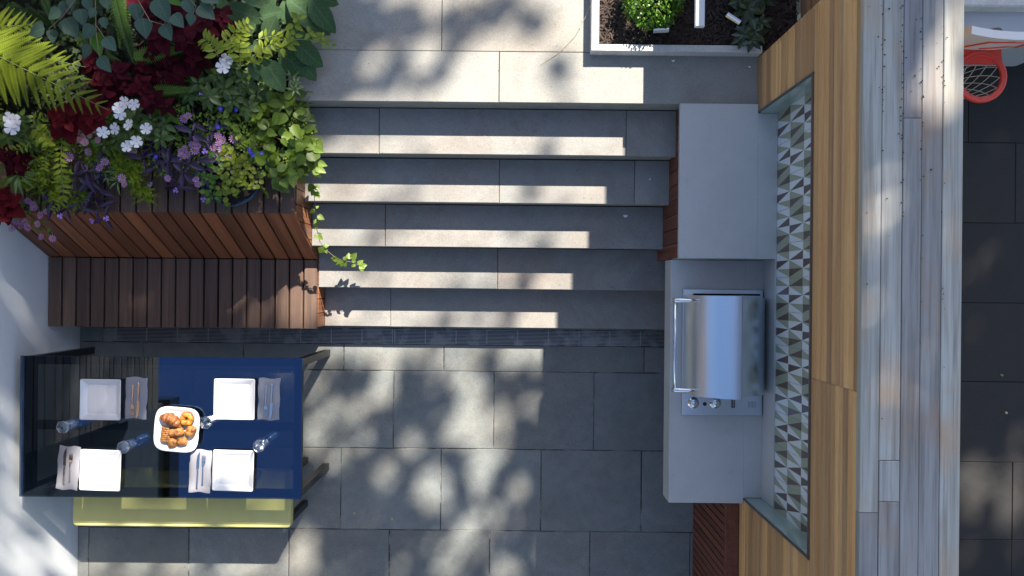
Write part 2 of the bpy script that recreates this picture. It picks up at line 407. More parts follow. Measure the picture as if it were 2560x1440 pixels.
sub.prism([(WALLX+.001, SFY+.02, 0), (WALLX+.001, SFY+.02, SZ-.035), (WALLX+.001, SBY+.01, SZ-.035), (WALLX+.001, PBY+.02, PZ-.05), (WALLX+.001, 3.6, PZ-.05), (WALLX+.001, 3.6, 0)][::-1], (PLX1-.03-WALLX, 0, 0))
sub.build('carcass', M['black'], pb)
def ztop(y): return SZ-.03 if y <= SBY else min(PZ-.032, SZ+(y-SBY)*(PZ-SZ)/(PBY-SBY)-.03)
y = SFY+.012
while y < TY:
    b = y+.096; pts = [(y, 0), (b, 0), (b, ztop(b))]
    for kx in (PBY, SBY):
        if y < kx < b:
            if kx == SBY: pts.append((kx+.0001, ztop(kx+.0001))); 
            else: pts.append((kx, ztop(kx)))
    pts.append((y, ztop(y)))
    MB().prism([(PLX1-.022, q[0], q[1]) for q in pts], (.022, 0, 0)).build('side_board', M['ipe_side'], pb)
    y += .1015
# soil in the planter
so = MB(); nx, ny = 40, 50
def soilz(x, y): return .87+.13*min(1, max(0, (y-.75)/.7))+.03*noise.noise((x*3, y*3, 0))
for j in range(ny+1):
    for i in range(nx+1):
        x = WALLX+.004+(PLX1-.03-WALLX-.008)*i/nx; yy = .80+2.8*j/ny
        so.v.append((x, yy, soilz(x, yy)+rnd(-.008, .008)))
for j in range(ny):
    for i in range(nx): a = j*(nx+1)+i; so.face((a, a+1, a+nx+2, a+nx+1))
so.build('soil', M['soil'], pb)
MB().box(WALLX+.003, .79, PZ-.04, PLX1-.025, .80, PZ+.0).build('soil_board', M['black'], pb)

# ---------------------------------------------------------------- cedar wall with its niche
NZ0, NZ1, NY0, NY1 = .91, 1.89, -1.32, 1.075; WY0, WY1 = -3.4, 1.41; WTOP = 2.385; TILEX = 1.5985; CAPX1 = 1.889
cw = thing('cedar_wall', 'tall cedar board wall with a silvery weathered plank top right of the kitchen', 'wall', (0, 0, 0))
lines = [1848,1862.6,1874,1882,1894,1908,1916,1929,1944,1952,1968,1986,1994]
zb = [.0,.2,.4,.6,.72]+[CAMH-(FRONTX)*FPX/(x-1280-7) for x in lines]+[1.745, NZ1, 1.945, 2.0, 2.055, 2.108, 2.15, 2.19, 2.227, 2.275, 2.32, WTOP]
zb = sorted(set(round(z, 4) for z in zb if z < .75 or z > .80))
for a, b in zip(zb, zb[1:]):
    segs = [(WY0, WY1)]
    if b > NZ0+.01 and a < NZ1-.01: segs = [(WY0, NY0), (NY1, WY1)]
    elif a >= NZ1-.01: segs = [(WY0, -.43), (-.43, WY1)]
    for s0, s1 in segs:
        mb = MB(); c = .009; x0, x1 = FRONTX+rnd(0, .0015), FRONTX+.02
        mb.prism([(x0+c, s0+.001, a+.0025), (x0, s0+.001, a+c), (x0, s0+.001, b-c), (x0+c, s0+.001, b-.0025), (x1, s0+.001, b-.0025), (x1, s0+.001, a+.0025)], (0, s1-s0-.002, 0))
        mb.build('board', M['cedar'], cw)
core = MB(); e = .0015
core.box(TILEX+.008, WY0, 0, CAPX1-.025, WY1-.02, WTOP-.002)
core.box(FRONTX+.021, WY0, NZ1+e, TILEX+.007, WY1-.02, WTOP-.003)
core.box(FRONTX+.021, WY0, 0, TILEX+.007, NY0-e, NZ1)
core.box(FRONTX+.021, NY1+e, 0, TILEX+.007, WY1-.02, NZ1)
core.build('core', M['black'], cw)
z = 0
while z < WTOP-.02:                                        # boards on the far side and the end
    MB().box(CAPX1-.024, WY0, z+.001, CAPX1-.006, WY1, z+.118).build('board', M['cedar'], cw)
    MB().box(FRONTX+.003, WY1-.019, z+.001, CAPX1-.025, WY1, z+.118).build('board', M['cedar'], cw); z += .12
capj = [[1283, -3000], [1152, 1255], [295], [-3000], [-3000]]
cxs = [FRONTX-.014+(CAPX1-FRONTX+.014)*k for k in (0, .193, .402, .588, .796, 1)]
for k in range(5):
    ys = sorted([WY0, WY1+.02]+[P(2230, p, 2.42).y for p in capj[k] if p > 0])
    for a, b in zip(ys, ys[1:]):
        MB().cbox(cxs[k]+.0012, a+.001, WTOP+.001, cxs[k+1]-.0012, b-.001, 2.42+rnd(-.0015, .0015), .0025).build('cap_board', M['cap'], cw)
# niche: tiled back, glass cheeks, zinc trim
ni = thing('tiled_niche', 'wall niche lined with white, sage and brown triangle tiles above the counter', 'niche', (TILEX, 0, NZ0))
MB().box(.0005, NY0, 0, .0065, NY1, NZ1-NZ0).build('grout', M['whitetile'], ni)
W, S_, B_ = 0, 1, 2
# each tile: four upright strips from its north side, each cut by a diagonal ('u' low to high, 'd' high to low): (cut, lower colour, upper colour)
designs = [[('u', S_, W), ('d', W, B_), ('u', S_, W), ('d', B_, S_)], [('d', S_, B_), ('u', W, S_), ('d', B_, W), ('u', W, S_)]]
tms = []
for des in designs:
    mb = MB(); gp = .0014; h = .195; z0, z1 = gp, h-gp
    for q, (cut, lo, hi) in enumerate(des):
        yn = .199-q*.04975-(gp if q == 0 else 0); ys = .199-(q+1)*.04975+(gp if q == 3 else 0); b0 = len(mb.v)
        for yy, zz in ((yn, z0), (ys, z0), (ys, z1), (yn, z1)): mb.v.append((-.0045, yy, zz))
        if cut == 'u': mb.face((b0, b0+1, b0+2), lo); mb.face((b0, b0+2, b0+3), hi)
        else: mb.face((b0, b0+1, b0+3), lo); mb.face((b0+1, b0+2, b0+3), hi)
    b0 = len(mb.v)
    for xx in (-.0045, .0):
        for yy, zz in ((gp, gp), (.199-gp, gp), (.199-gp, h-gp), (gp, h-gp)): mb.v.append((xx, yy, zz))
    for q in range(4): mb.face((b0+q, b0+(q+1) % 4, b0+4+(q+1) % 4, b0+4+q), 0)
    tms.append(mb.mesh('tile', (M['whitetile'], M['sagetile'], M['browntile'])))
for r in range(5):
    for c in range(12):
        y = NY0+.003+c*.199; zt = 1.118+(r-1)*.195-NZ0
        if zt+.195 > NZ1-NZ0+.03: continue
        ob('tile', tms[(c+r+1) % 2], ni, (0, y, zt))
for y0, y1 in ((NY0-.001, NY0+.006), (NY1-.006, NY1+.001)):
    MB().box(FRONTX+.004-TILEX, y0, .004, -.0048, y1, NZ1-NZ0-.002).build('cheek', M['aqua'], ni)
MB().box(FRONTX+.004-TILEX, NY0+.007, NZ1-NZ0-.012, -.0048, NY1-.007, NZ1-NZ0-.001).build('soffit', M['cedar'], ni)
fx = FRONTX-TILEX
for y0, y1 in ((NY0-.005, NY0+.002), (NY1-.002, NY1+.005)): MB().box(fx-.008, y0, 0, fx+.003, y1, NZ1-NZ0+.012).build('trim', M['framemetal'], ni)
MB().box(fx-.0095, NY0-.006, NZ1-NZ0-.002, fx+.003, NY1+.006, NZ1-NZ0+.008).build('trim', M['framemetal'], ni)
# wainscot of red slats south of the kitchen
wa = thing('slatted_wainscot', 'low panel of dark red upright slats under the cedar wall past the counter', 'panel', (1.405, -1.36, 0))
MB().box(.016, -1.9, 0, FRONTX-1.405-.002, 0, .80).build('backing', M['black'], wa)
sl = MB().cbox(-.012, -.0225, .0, .012, .0225, .795, .002).mesh('slat', (M['redslat'],))
for i in range(32): ob('slat', sl, wa, (0, -.03-i*.054, 0))
MB().cbox(-.014, -1.9, .797, FRONTX-1.405-.003, 0, .82, .003).build('cap_rail', M['redslat'], wa)

# ---------------------------------------------------------------- outdoor kitchen
ZL, ZU = .91, 1.12; KX = 1.004; KY0, KYM, KY1 = -1.348, .19, 1.123
k = thing('kitchen_counter', 'grey stone outdoor kitchen counter in two heights along the cedar wall', 'counter', (KX, 0, 0))
mb = MB(); mb.cbox(0, KY0, ZL-.03, FRONTX-KX-.004, KYM-.002, ZL, .002); mb.box(FRONTX-KX-.0045, NY0+.008, ZL-.029, 1.586-KX, KYM-.002, ZL-.0008); mb.build('lower_top', M['counter'], k)
mb = MB(); mb.box(0.0, KY0+.001, ZL-.17, .022, KYM-.003, ZL-.0305); mb.box(.0225, KY0+.001, ZL-.17, FRONTX-KX-.005, KY0+.022, ZL-.0305); mb.build('apron', M['counter'], k)
mb = MB(); mb.cbox(0, KYM, ZU-.035, FRONTX-KX-.004, KY1, ZU, .002); mb.box(FRONTX-KX-.0045, KYM, ZU-.034, TILEX-.006-KX, NY1-.008, ZU-.0008); mb.build('upper_top', M['counter'], k)
MB().box(.03, KYM+.001, ZL-.1, TILEX-.008-KX, KYM+.02, ZU-.0355).build('step_face', M['counter'], k)
mb = MB(); mb.box(1.586-KX+.0005, NY0+.008, ZL-.02, TILEX-.006-KX, KYM-.001, ZU-.002); mb.build('upstand', M['counter'], k)
MB().box(.24, KY0+.05, 0, FRONTX-KX-.01, KYM, ZL-.0305).build('cabinet', M['redslat'], k)
MB().box(.05, KYM+.021, 0, FRONTX-KX-.01, KY1-.02, ZU-.0355).build('cabinet', M['black'], k)
sl2 = MB().cbox(-.012, -.044, 0, .012, .044, ZU-.036, .002).mesh('side_slat', (M['redslat'],))
for i in range(10): ob('side_slat', sl2, k, (.036, KYM+.055+i*.0925, 0))
# grill
GY0, GY1 = -.79, .006
gr = thing('gas_grill', 'built-in stainless steel gas grill with a curved lid set into the counter', 'grill', (1.33, (GY0+GY1)/2, ZL))
gx = 1.33; gy = (GY0+GY1)/2
mb = MB(); mb.cbox(1.078-gx, GY0-gy, .001, 1.582-gx, GY1-gy, .022, .004); mb.build('deck', M['steel'], gr)
HY0, HY1 = -.645-gy, -.035-gy
def arc(cx, cz, r, a0, a1, n): return [(cx+r*math.cos(R(a0+(a1-a0)*i/n)), cz+r*.98*math.sin(R(a0+(a1-a0)*i/n))) for i in range(n+1)]
lid = arc(1.362-gx, .03, .285, 178, 91, 22)
mb = MB(); mb.prism([(x, HY0, z) for x, z in [(lid[-1][0], .03)]+lid][::-1], (0, HY1-HY0, 0))
o = mb.build('lid', M['steel'], gr); smooth_angle(o, 30)
MB().prism([(lid[-1][0]+.001, HY0-.004, lid[-1][1]-.02), (lid[-1][0]+.001, HY0-.004, lid[-1][1]+.002), (lid[-1][0]+.007, HY0-.004, lid[-1][1]+.002), (lid[-1][0]+.007, HY0-.004, lid[-1][1]-.02)][::-1], (0, HY1-HY0+.008, 0)).build('lid_lip', M['steel'], gr)
bk = arc(1.345-gx, .03, .232, 84, 4, 14)
mb = MB(); mb.prism([(x, HY0+.008, z) for x, z in [(bk[0][0], .03)]+bk][::-1], (0, HY1-HY0-.022, 0)); smooth_angle(mb.build('rear_hood', M['steel'], gr), 30)
mb = MB(); mb.box(1.14-gx, HY1+.001, .0225, 1.56-gx, HY1+.012, .026); mb.build('vent_slot', M['black'], gr)
hx = .997-gx; hz = .165
hd = MB().tube([(hx, HY0+.035, hz), (hx, HY1-.03, hz)], .0115, 14).build('handle', M['chrome'], gr, True)
for y in (HY0+.035, HY1-.03):
    b = MB(); q = [(hx-.012, y, hz-.006), (hx+.0, y, hz+.006), (hx+.03, y, hz+.012), (hx+.085, y, hz+.012), (hx+.13, y, hz+.03)]
    b.tube(q, [.012, .014, .014, .013, .008], 8); ob('handle_bracket', b.mesh('handle_bracket', (M['chrome'],), True), gr)
for px in (1735, 1790):
    c = P(px, 1008, .95); kn = MB().lathe([(.036, 0), (.036, .004), (.026, .006), (.026, .018), (.022, .026), (.012, .031), (.001, .032)], 28).build('knob', M['chrome'], gr, True)
    kn.location = (c.x-gx, c.y-gy, .022)
c = P(1762, 1010, .935); o = MB().lathe([(.012, 0), (.012, .006), (.009, .009), (.0085, .005), (.001, .005)], 18).build('igniter_button', M['blackmetal'], gr, True); o.location = (c.x-gx, c.y-gy, .022)
c = P(1833, 1008, .933); bd = MB().cbox(-.011, -.028, 0, .011, .028, .003, .001).build('badge', M['blackmetal'], gr); bd.location = (c.x-gx, c.y-gy, .022)
for i, (a, b) in enumerate(((-.02, -.013), (-.009, -.004), (0, .006), (.01, .014), (.017, .022))): MB().box(-.004, a, .0031, .005, b, .0036).build('badge_mark', M['steel'], bd)
c = P(1880, 1012, .933)
for i in range(6): o = MB().box(-.001, -.022+rnd(0, .012), 0, .001, .02, .0006).build('etched_line', M['framemetal'], gr); o.location = (c.x-gx-.022+i*.0085, c.y-gy, .0222)

# ---------------------------------------------------------------- raised mulch bed
BX0 = P(1478, 125, 1.16).x; BYF = P(1600, 128, 1.16).y; BX1 = 1.70; BY1 = 3.2; CW = .046
bed = thing('raised_bed', 'mulch bed edged with a pale stone kerb at the top of the terrace', 'planter', (BX0, BYF, TERZ))
MB().cbox(0, -.0, 0.001, CW, BY1-BYF, .082, .003).build('kerb', M['curb'], bed)
MB().cbox(CW+.002, 0, 0.001, 1.492-BX0-.01, .040, .081, .003).build('kerb', M['curb'], bed)
MB().box(CW, .04, 0.001, BX1-BX0, BY1-BYF, .035).build('soil', M['soil'], bed)
ml = MB(); random.seed(21)
for i in range(9000):
    x = rnd(BX0+CW, BX1); y = rnd(BYF+.04, 2.5); zz = TERZ+.036+rnd(0, .022)
    a = rnd(0, 6.28); l = rnd(.006, .026); w = rnd(.0015, .005); t = rnd(-.35, .35)
    d = Vector((math.cos(a), math.sin(a), t)); s = Vector((-math.sin(a), math.cos(a), rnd(-.5, .5)))*w; p = Vector((x, y, zz))
    b = len(ml.v); ml.v += [tuple(p-d*l-s), tuple(p+d*l-s), tuple(p+d*l+s), tuple(p-d*l+s)]; ml.face((b, b+1, b+2, b+3))
o = ml.build('mulch', M['mulch'], bed); o.location = (-BX0, -BYF, -TERZ); stuff(o)
nf = thing('north_fence', 'tall brown board fence behind the mulch bed beyond the cedar wall', 'fence', (1.74, 1.44, TERZ))
z = 0
while z < 1.72: MB().box(0, 0, z, .02, 3.7, z+.138).build('board', M['fencewood'], nf); z += .14
for y in (.2, 2, 3.5): MB().box(.021, y-.04, -.2, .09, y+.04, 1.72).build('post', M['fencewood'], nf)
# side yard beyond the wall
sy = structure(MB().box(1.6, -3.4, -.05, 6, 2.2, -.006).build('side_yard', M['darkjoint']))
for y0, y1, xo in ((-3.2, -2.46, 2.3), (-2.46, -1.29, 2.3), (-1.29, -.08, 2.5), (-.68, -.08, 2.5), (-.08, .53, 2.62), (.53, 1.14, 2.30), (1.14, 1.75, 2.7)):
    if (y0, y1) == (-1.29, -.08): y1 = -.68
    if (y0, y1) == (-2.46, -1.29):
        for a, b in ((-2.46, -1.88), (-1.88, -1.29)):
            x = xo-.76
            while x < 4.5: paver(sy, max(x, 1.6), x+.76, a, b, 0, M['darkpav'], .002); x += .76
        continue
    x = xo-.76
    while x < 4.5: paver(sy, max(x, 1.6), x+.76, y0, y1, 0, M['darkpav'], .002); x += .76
# ================================================================ things
# table
TZ = .74; TX0, TX1, TY0, TY1 = -3.222, -1.372, -1.40, -.475
tb = thing('dining_table', 'long dark tinted glass dining table with slim black legs by the white wall', 'table', ((TX0+TX1)/2, (TY0+TY1)/2, 0))
cx, cy = (TX0+TX1)/2, (TY0+TY1)/2; hw, hd_ = (TX1-TX0)/2, (TY1-TY0)/2
MB().box(-hw, -hd_, TZ-.010, hw, hd_, TZ).build('glass_top', M['tableglass'], tb)
fr = MB(); fw = .055; zt = TZ-.0115; z0 = TZ-.05
fr.box(-hw+.004, -hd_+.004, z0, hw-.004, -hd_+fw, zt); fr.box(-hw+.004, hd_-fw, z0, hw-.004, hd_-.004, zt)
fr.box(-hw+.004, -hd_+fw, z0, -hw+fw+.03, hd_-fw, zt); fr.box(hw-fw, -hd_+fw, z0, hw-.004, hd_-fw, zt)
fr.build('frame', M['blackmetal'], tb)
for sx in (-1, 1):
    for sy_ in (-1, 1):
        x = sx*(hw-.03); y = sy_*(hd_-.03)
        MB().box(x-.024, y-.024, .0, x+.024, y+.024, z0-.001).build('leg', M['blackmetal'], tb)
MB().box(-hw+.06, -.03, z0-.03, hw-.06, .03, z0-.002).build('stretcher', M['blackmetal'], tb)
# bench
bx0, bx1 = P(181, 1290, .46).x, P(727, 1290, .46).x; by0, by1 = P(450, 1318, .46).y, P(450, 1318, .46).y+.40
be = thing('upholstered_bench', 'backless bench with an olive yellow cushion tucked under the glass table', 'bench', ((bx0+bx1)/2, (by0+by1)/2, 0))
hx_, hy_ = (bx1-bx0)/2, (by1-by0)/2
def soft_box(hx, hy, z0, z1, rad, n=5):
    """cushion: rounded plan and rounded edges"""
    mb = MB(); ring = []
    prof = [(rad*.5, z0), (0, z0+rad*.4), (0, z1-rad)] + [(rad*(1-math.cos(R(90*i/n))), z1-rad+rad*math.sin(R(90*i/n))) for i in range(1, n+1)]
    m = 8; cr = .03
    for ins, z in prof:
        row = []
        for qx, qy, a0 in ((1, 1, 0), (-1, 1, 90), (-1, -1, 180), (1, -1, 270)):
            for i in range(m+1):
                a = R(a0+90*i/m); r = max(cr-ins, .004)
                row.append(mb.vert(qx*(hx-cr)+r*math.cos(a)+(qx*max(0, 0)), qy*(hy-cr)+r*math.sin(a), z))
        ring.append(row)
    for a, b in zip(ring, ring[1:]):
        for i in range(len(a)): mb.face((a[i], a[(i+1) % len(a)], b[(i+1) % len(a)], b[i]))
    mb.face(ring[-1]); mb.face(ring[0][::-1]); return mb
smooth_angle(soft_box(hx_, hy_, .40, .462, .014).build('cushion', M['olive'], be), 35)
MB().box(-hx_+.01, -hy_+.01, .365, hx_-.01, hy_-.01, .3995).build('seat_frame', M['blackmetal'], be)
for sx in (-1, 1):
    for sy_ in (-1, 1): MB().box(sx*(hx_-.035)-.022, sy_*(hy_-.035)-.022, 0, sx*(hx_-.035)+.022, sy_*(hy_-.035)+.022, .364).build('leg', M['blackmetal'], be)

# tableware
def square_ring(hs, r, z, n=6):
    out = []
    for qx, qy, a0 in ((1, 1, 0), (-1, 1, 90), (-1, -1, 180), (1, -1, 270)):
        for i in range(n+1):
            a = R(a0+90*i/n); out.append((qx*(hs-r)+r*math.cos(a), qy*(hs-r)+r*math.sin(a), z))
    return out
def loft(rings, cap0=True, cap1=True):
    mb = MB(); idx = []
    for r in rings: idx.append([mb.vert(p) for p in r])
    for a, b in zip(idx, idx[1:]):
        for i in range(len(a)): mb.face((a[i], a[(i+1) % len(a)], b[(i+1) % len(a)], b[i]))
    if cap0: mb.face(idx[0][::-1])
    if cap1: mb.face(idx[-1])
    return mb
plate_me = loft([square_ring(.075, .008, 0), square_ring(.09, .01, .004), square_ring(.131, .011, .023), square_ring(.1335, .012, .027), square_ring(.130, .011, .0285), square_ring(.126, .010, .026), square_ring(.098, .009, .010), square_ring(.0955, .008, .0065)]).mesh('plate', (M['white'],), True)
try: plate_me.set_sharp_from_angle(angle=R(38))
except Exception: pass
plates = [(254, 998, 'shaded white square plate at the wall end, on the wooden bench side'),
          (588, 997, 'white square plate beside the wooden bench side, over the blue part of the table'),
          (254, 1174, 'white square plate at the yellow bench side, at the wall end of the table'),
          (585, 1175, 'white square plate at the yellow bench side, next to the steps end of the table')]
for i, (px, py, lb) in enumerate(plates):
    o = ob('plate', plate_me, None, P(px, py, TZ+.012)*1.0, (0, 0, R(-1+rnd(-.8, .8)))); o.location.z = TZ+.0008
    tag(o, lb, 'plate', 'square plates on the table')
def napkin(px, py, w, l, rz, lb, seed):
    random.seed(seed); mb = MB(); nx, ny = 10, 18
    top = []
    for j in range(ny+1):
        row = []
        for i in range(nx+1):
            u = i/nx-.5; v = j/ny-.5
            ex = .0022*math.sin(v*11+seed)+.003*noise.noise((v*9, seed, u)); ey = .004*math.sin(u*8+seed*2)
            zz = .0085+.0035*noise.noise((u*5+seed, v*6, .3)) + (.004 if abs(v) > .46 else 0)*noise.noise((u*20, seed, 0))
            if i in (0, nx) or j in (0, ny): zz = .0015
            row.append(mb.vert(u*w+ex, v*l+ey, zz))
        top.append(row)
    for j in range(ny):
        for i in range(nx): mb.face((top[j][i], top[j][i+1], top[j+1][i+1], top[j+1][i]))
    o = mb.build('napkin', M['linen'], None, True); o.location = P(px, py, TZ+.006); o.location.z = TZ+.0006; o.rotation_euler = (0, 0, R(rz))
    o2 = tag(o, lb, 'napkin', 'folded linen napkins'); return o2
napkin(340, 995, .142, .272, -2, 'folded grey linen napkin in shade beside the wall-end plate, wooden bench side', 1)
napkin(672, 998, .142, .274, -1, 'folded grey linen napkin near the steps end of the table, wooden bench side', 2)
napkin(170, 1170, .142, .286, -4, 'folded grey linen napkin closest to the white wall, yellow bench side', 3)
napkin(500, 1178, .142, .28, -2, 'folded pale linen napkin in sun left of the steps-end plate, yellow bench side', 4)
fk = MB()
def strip(mb, pts):
    """pts: (y, halfwidth, z, thick) outline swept along y"""
    rows = []
    for y, w, z, t, xo in pts: rows.append([mb.vert(xo-w, y, z), mb.vert(xo+w, y, z), mb.vert(xo+w, y, z+t), mb.vert(xo-w, y, z+t)])
    for a, b in zip(rows, rows[1:]):
        for i in range(4): mb.face((a[i], a[(i+1) % 4], b[(i+1) % 4], b[i]))
    mb.face(rows[0][::-1]); mb.face(rows[-1])
strip(fk, [(-.1, .0035, .0, .004, 0), (-.095, .005, 0, .005, 0), (-.04, .0036, .002, .005, 0), (.0, .0028, .006, .004, 0), (.025, .003, .006, .004, 0), (.035, .008, .005, .003, 0), (.048, .012, .002, .0025, 0), (.056, .012, .0015, .0025, 0)])
for q in (-.0102, -.0034, .0034, .0102): strip(fk, [(.055, .0020, .0015, .0024, q), (.08, .0018, .002, .0022, q), (.097, .0010, .005, .0016, q*.95)])
fork_me = fk.mesh('fork', (M['chrome'],)); 
kf = MB()
strip(kf, [(-.122, .003, 0, .005, .002), (-.115, .0052, 0, .007, 0), (-.06, .0045, 0, .0075, 0), (.0, .0048, .001, .006, 0), (.006, .0085, .002, .002, -.002), (.06, .0095, .002, .0018, -.003), (.095, .0075, .002, .0016, -.001), (.12, .001, .002, .001, .005)])
knife_me = kf.mesh('knife', (M['chrome'],))
SET = [('wall-end napkin, wooden bench side', (332, 1000), (345, 1002), 180), ('steps-end napkin, wooden bench side', (665, 1002), (678, 1005), 180),
       ('napkin closest to the white wall', (176, 1168), (162, 1165), 0), ('sunlit napkin left of the steps-end plate', (508, 1175), (495, 1175), 0)]
for nm, pf, pk, rz in SET:
    o = ob('fork', fork_me, None, P(*pf, TZ+.014), (0, 0, R(rz-1-2*(rz == 0)))); o.location.z = TZ+.0125; tag(o, 'steel fork lying on the '+nm, 'fork', 'forks on the napkins')
    o = ob('knife', knife_me, None, P(*pk, TZ+.014), (0, 0, R(rz-3))); o.location.z = TZ+.0125; tag(o, 'steel knife lying on the '+nm, 'knife', 'knives on the napkins')
fac = lambda t: 1+.045*math.cos(7*t)
tum = MB(); tum.lathe([(.002, .006), (.022, .006), (.026, .010), (.0305, .035), (.0325, .06), (.034, .09), (.0365, .128), (.0378, .130), (.039, .128), (.0372, .09), (.0348, .06), (.033, .035), (.0295, .006), (.026, .0008), (.002, .0012)], 28, shape=fac)
tum_me = tum.mesh('drinking_glass', (M['tumbler'],), True)
rim_me = MB().lathe([(.0366, .1305), (.0378, .1322), (.0392, .1305), (.0378, .1296), (.0366, .1305)], 28, shape=fac).mesh('rim', (M['thickglass'],), True)
base_me = MB().lathe([(.001, .0085), (.021, .0085), (.024, .012), (.0245, .009)], 28, shape=fac).mesh('base', (M['thickglass'],), True)
for px, py, lb in ((188, 1058, 'clear faceted glass nearest the white wall between two plates'), (335, 1107, 'clear faceted glass touching the corner of the wall-end plate, yellow bench side'),
                   (535, 1047, 'clear faceted glass between the pastry platter and a plate'), (665, 1104, 'clear faceted glass at the steps end of the table beside the sunlit plate')):
    o = ob('drinking_glass', tum_me, None, P(px, py, TZ), (0, 0, rnd(0, 6))); o.location.z = TZ+.0006; tag(o, lb, 'glass', 'drinking glasses on the table')
    ob('rim', rim_me, o); ob('base', base_me, o)
# platter and pastries
def sup(hs, z, e=4.2, n=48):
    out = []
    for i in range(n):
        t = 2*math.pi*i/n; c, s = math.cos(t), math.sin(t)
        out.append((hs*math.copysign(abs(c)**(2/e), c), hs*math.copysign(abs(s)**(2/e), s), z))
    return out
pl = loft([sup(.075, 0), sup(.09, .003), sup(.14, .032), sup(.1465, .038), sup(.144, .0395), sup(.128, .030), sup(.105, .014), sup(.085, .009)]).build('serving_platter', M['white'], None, True)
PC = P(443, 1073, TZ+.03); pl.location = (PC.x, PC.y, TZ+.0008); pl.rotation_euler = (0, 0, R(-4)); tag(pl, 'white rounded square platter holding the pastries in the table middle', 'platter')
PZ0 = TZ+.011
def pastry_ob(name, mb, mats, px, py, rz, lb, z=PZ0, sc=1.0):
    mb.v = [(x+.0022*noise.noise((x*70, y*70, z_*70+px)), y+.0022*noise.noise((x*70, y*70+9, z_*70+px)), z_+.003*noise.noise((x*90+5, y*90, z_*60+px))) for x, y, z_ in mb.v]
    o = mb.build(name, mats, None, True); p = P(px, py, z+.03); o.location = (p.x, p.y, z); o.rotation_euler = (0, 0, R(rz)); o.scale = (sc,)*3
    return tag(o, lb, 'pastry', 'pastries on the platter')
cr = MB(); pts = []; rr = []
for i in range(81):
    t = i/80; a = (t-.5); pts.append((a*.155, -.05*a*a*2.4+.006, .026+.012*(1-4*a*a))); base = .034*(1-abs(2*a)**2.2)+.004
    rr.append(base*(.86+.22*abs(math.sin(t*math.pi*5.5))))
cr.tube(pts, rr, 20); pastry_ob('croissant', cr, M['crust'], 428, 1050, -25, 'large brown croissant with pointed ends on the platter', PZ0+.004)
dn = MB(); nu, nv = 36, 12
for i in range(nu):
    for j in range(nv):
        a = 2*math.pi*i/nu; b = 2*math.pi*j/nv; q = .012*(1+.0*math.cos(a)); rad = .027+.02*math.cos(b)*(1+.1*math.cos(6*a)); dn.v.append((rad*math.cos(a), rad*math.sin(a), .018+.02*math.sin(b)*(1+.12*math.sin(5*a))))
for i in range(nu):
    for j in range(nv): dn.face((i*nv+j, ((i+1) % nu)*nv+j, ((i+1) % nu)*nv+(j+1) % nv, i*nv+(j+1) % nv), 1 if 1 <= j <= 4 else 0)
pastry_ob('custard_ring', dn, (M['crust'], M['custard']), 465, 1048, 0, 'glossy custard ring pastry with a hole on the platter', PZ0+.01)
def twist(n, l, w):
    mb = MB(); ps = []; r2 = []
    for q in range(4):
        ps = []; r2 = []
        for i in range(31):
            t = i/30; a = t*math.pi*n+q*2*math.pi/4; ps.append(((t-.5)*l, w*math.cos(a)*.62, .022+.014*math.sin(a))); r2.append(.0105*(1-abs(2*t-1)**6)+.003)
        mb.tube(ps, r2, 8)
    return mb
pastry_ob('twisted_pastry', twist(4, .088, .03), M['gold'], 440, 1081, 14, 'golden twisted pastry in the middle of the platter')
pastry_ob('knotted_pastry', twist(5, .058, .034), M['gold'], 476, 1078, 65, 'small golden knot pastry near the platter right edge')
bl = MB()
for i in range(7): bl.tube([(-.032, -.042+i*.0135, .012), (-.018, -.042+i*.0135, .033), (.018, -.042+i*.0135, .033), (.032, -.042+i*.0135, .012)], .0098, 8)
bl.box(-.028, -.044, .003, .028, .044, .026); pastry_ob('ribbed_pastry', bl, M['gold'], 414, 1086, -6, 'ribbed rectangular pastry at the platter left edge')
mu = MB().lathe([(.012, 0), (.026, .004), (.033, .018), (.032, .03), (.024, .04), (.012, .045), (.001, .046)], 24, shape=lambda t: 1+.04*math.cos(5*t)+.03*math.cos(3*t+1))
pastry_ob('round_bun', mu, M['gold'], 430, 1108, 20, 'small round browned bun at the platter lower edge')
bt = twist(3, .05, .026); pastry_ob('pastry_piece', bt, M['gold'], 455, 1104, 12, 'short broken pastry piece beside the round bun')

# ---------------------------------------------------------------- basketball hoop
HC = P(2451, 192, 1.26)
hp = thing('basketball_hoop', 'red toy basketball hoop with a white net behind the plank-topped wall', 'hoop', (HC.x, HC.y, 0))
rim = MB()
rim.lathe([(.119, 0), (.119, .008), (.122, .0115), (.131, .006), (.138, .010), (.148, .012), (.152, .006), (.152, -.008), (.146, -.012), (.119, -.006), (.119, 0)], 48, (0, 0, 1.26))
o = rim.build('rim', M['redplastic'], hp, True)
MB().prism([(-.125, .075, 1.246), (.125, .075, 1.246), (.118, .165, 1.246), (-.118, .165, 1.246)][::-1], (0, 0, .018)).build('rim_bracket', M['redplastic'], hp).data.name = 'rim_bracket'
net = MB(); ns = 12
lv = [(.121, 1.25), (.108, 1.19), (.092, 1.13), (.078, 1.07), (.068, 1.01)]
for kx in range(ns):
    for sgn in (1, -1):
        pp = []
        for li, (r, z) in enumerate(lv):
            a = 2*math.pi*(kx+sgn*li*.5)/ns; pp.append((r*math.cos(a), r*math.sin(a), z))
        net.tube(pp, .0019, 5)
net.build('net', M['cord'], hp)
for kx in range(ns):
    a = 2*math.pi*kx/ns; MB().tube([(.118*math.cos(a), .118*math.sin(a), 1.262), (.126*math.cos(a), .126*math.sin(a), 1.272), (.130*math.cos(a), .130*math.sin(a), 1.262)], .002, 5).build('net_hook', M['redplastic'], hp)
bbm = MB(); n = 14; rings = []
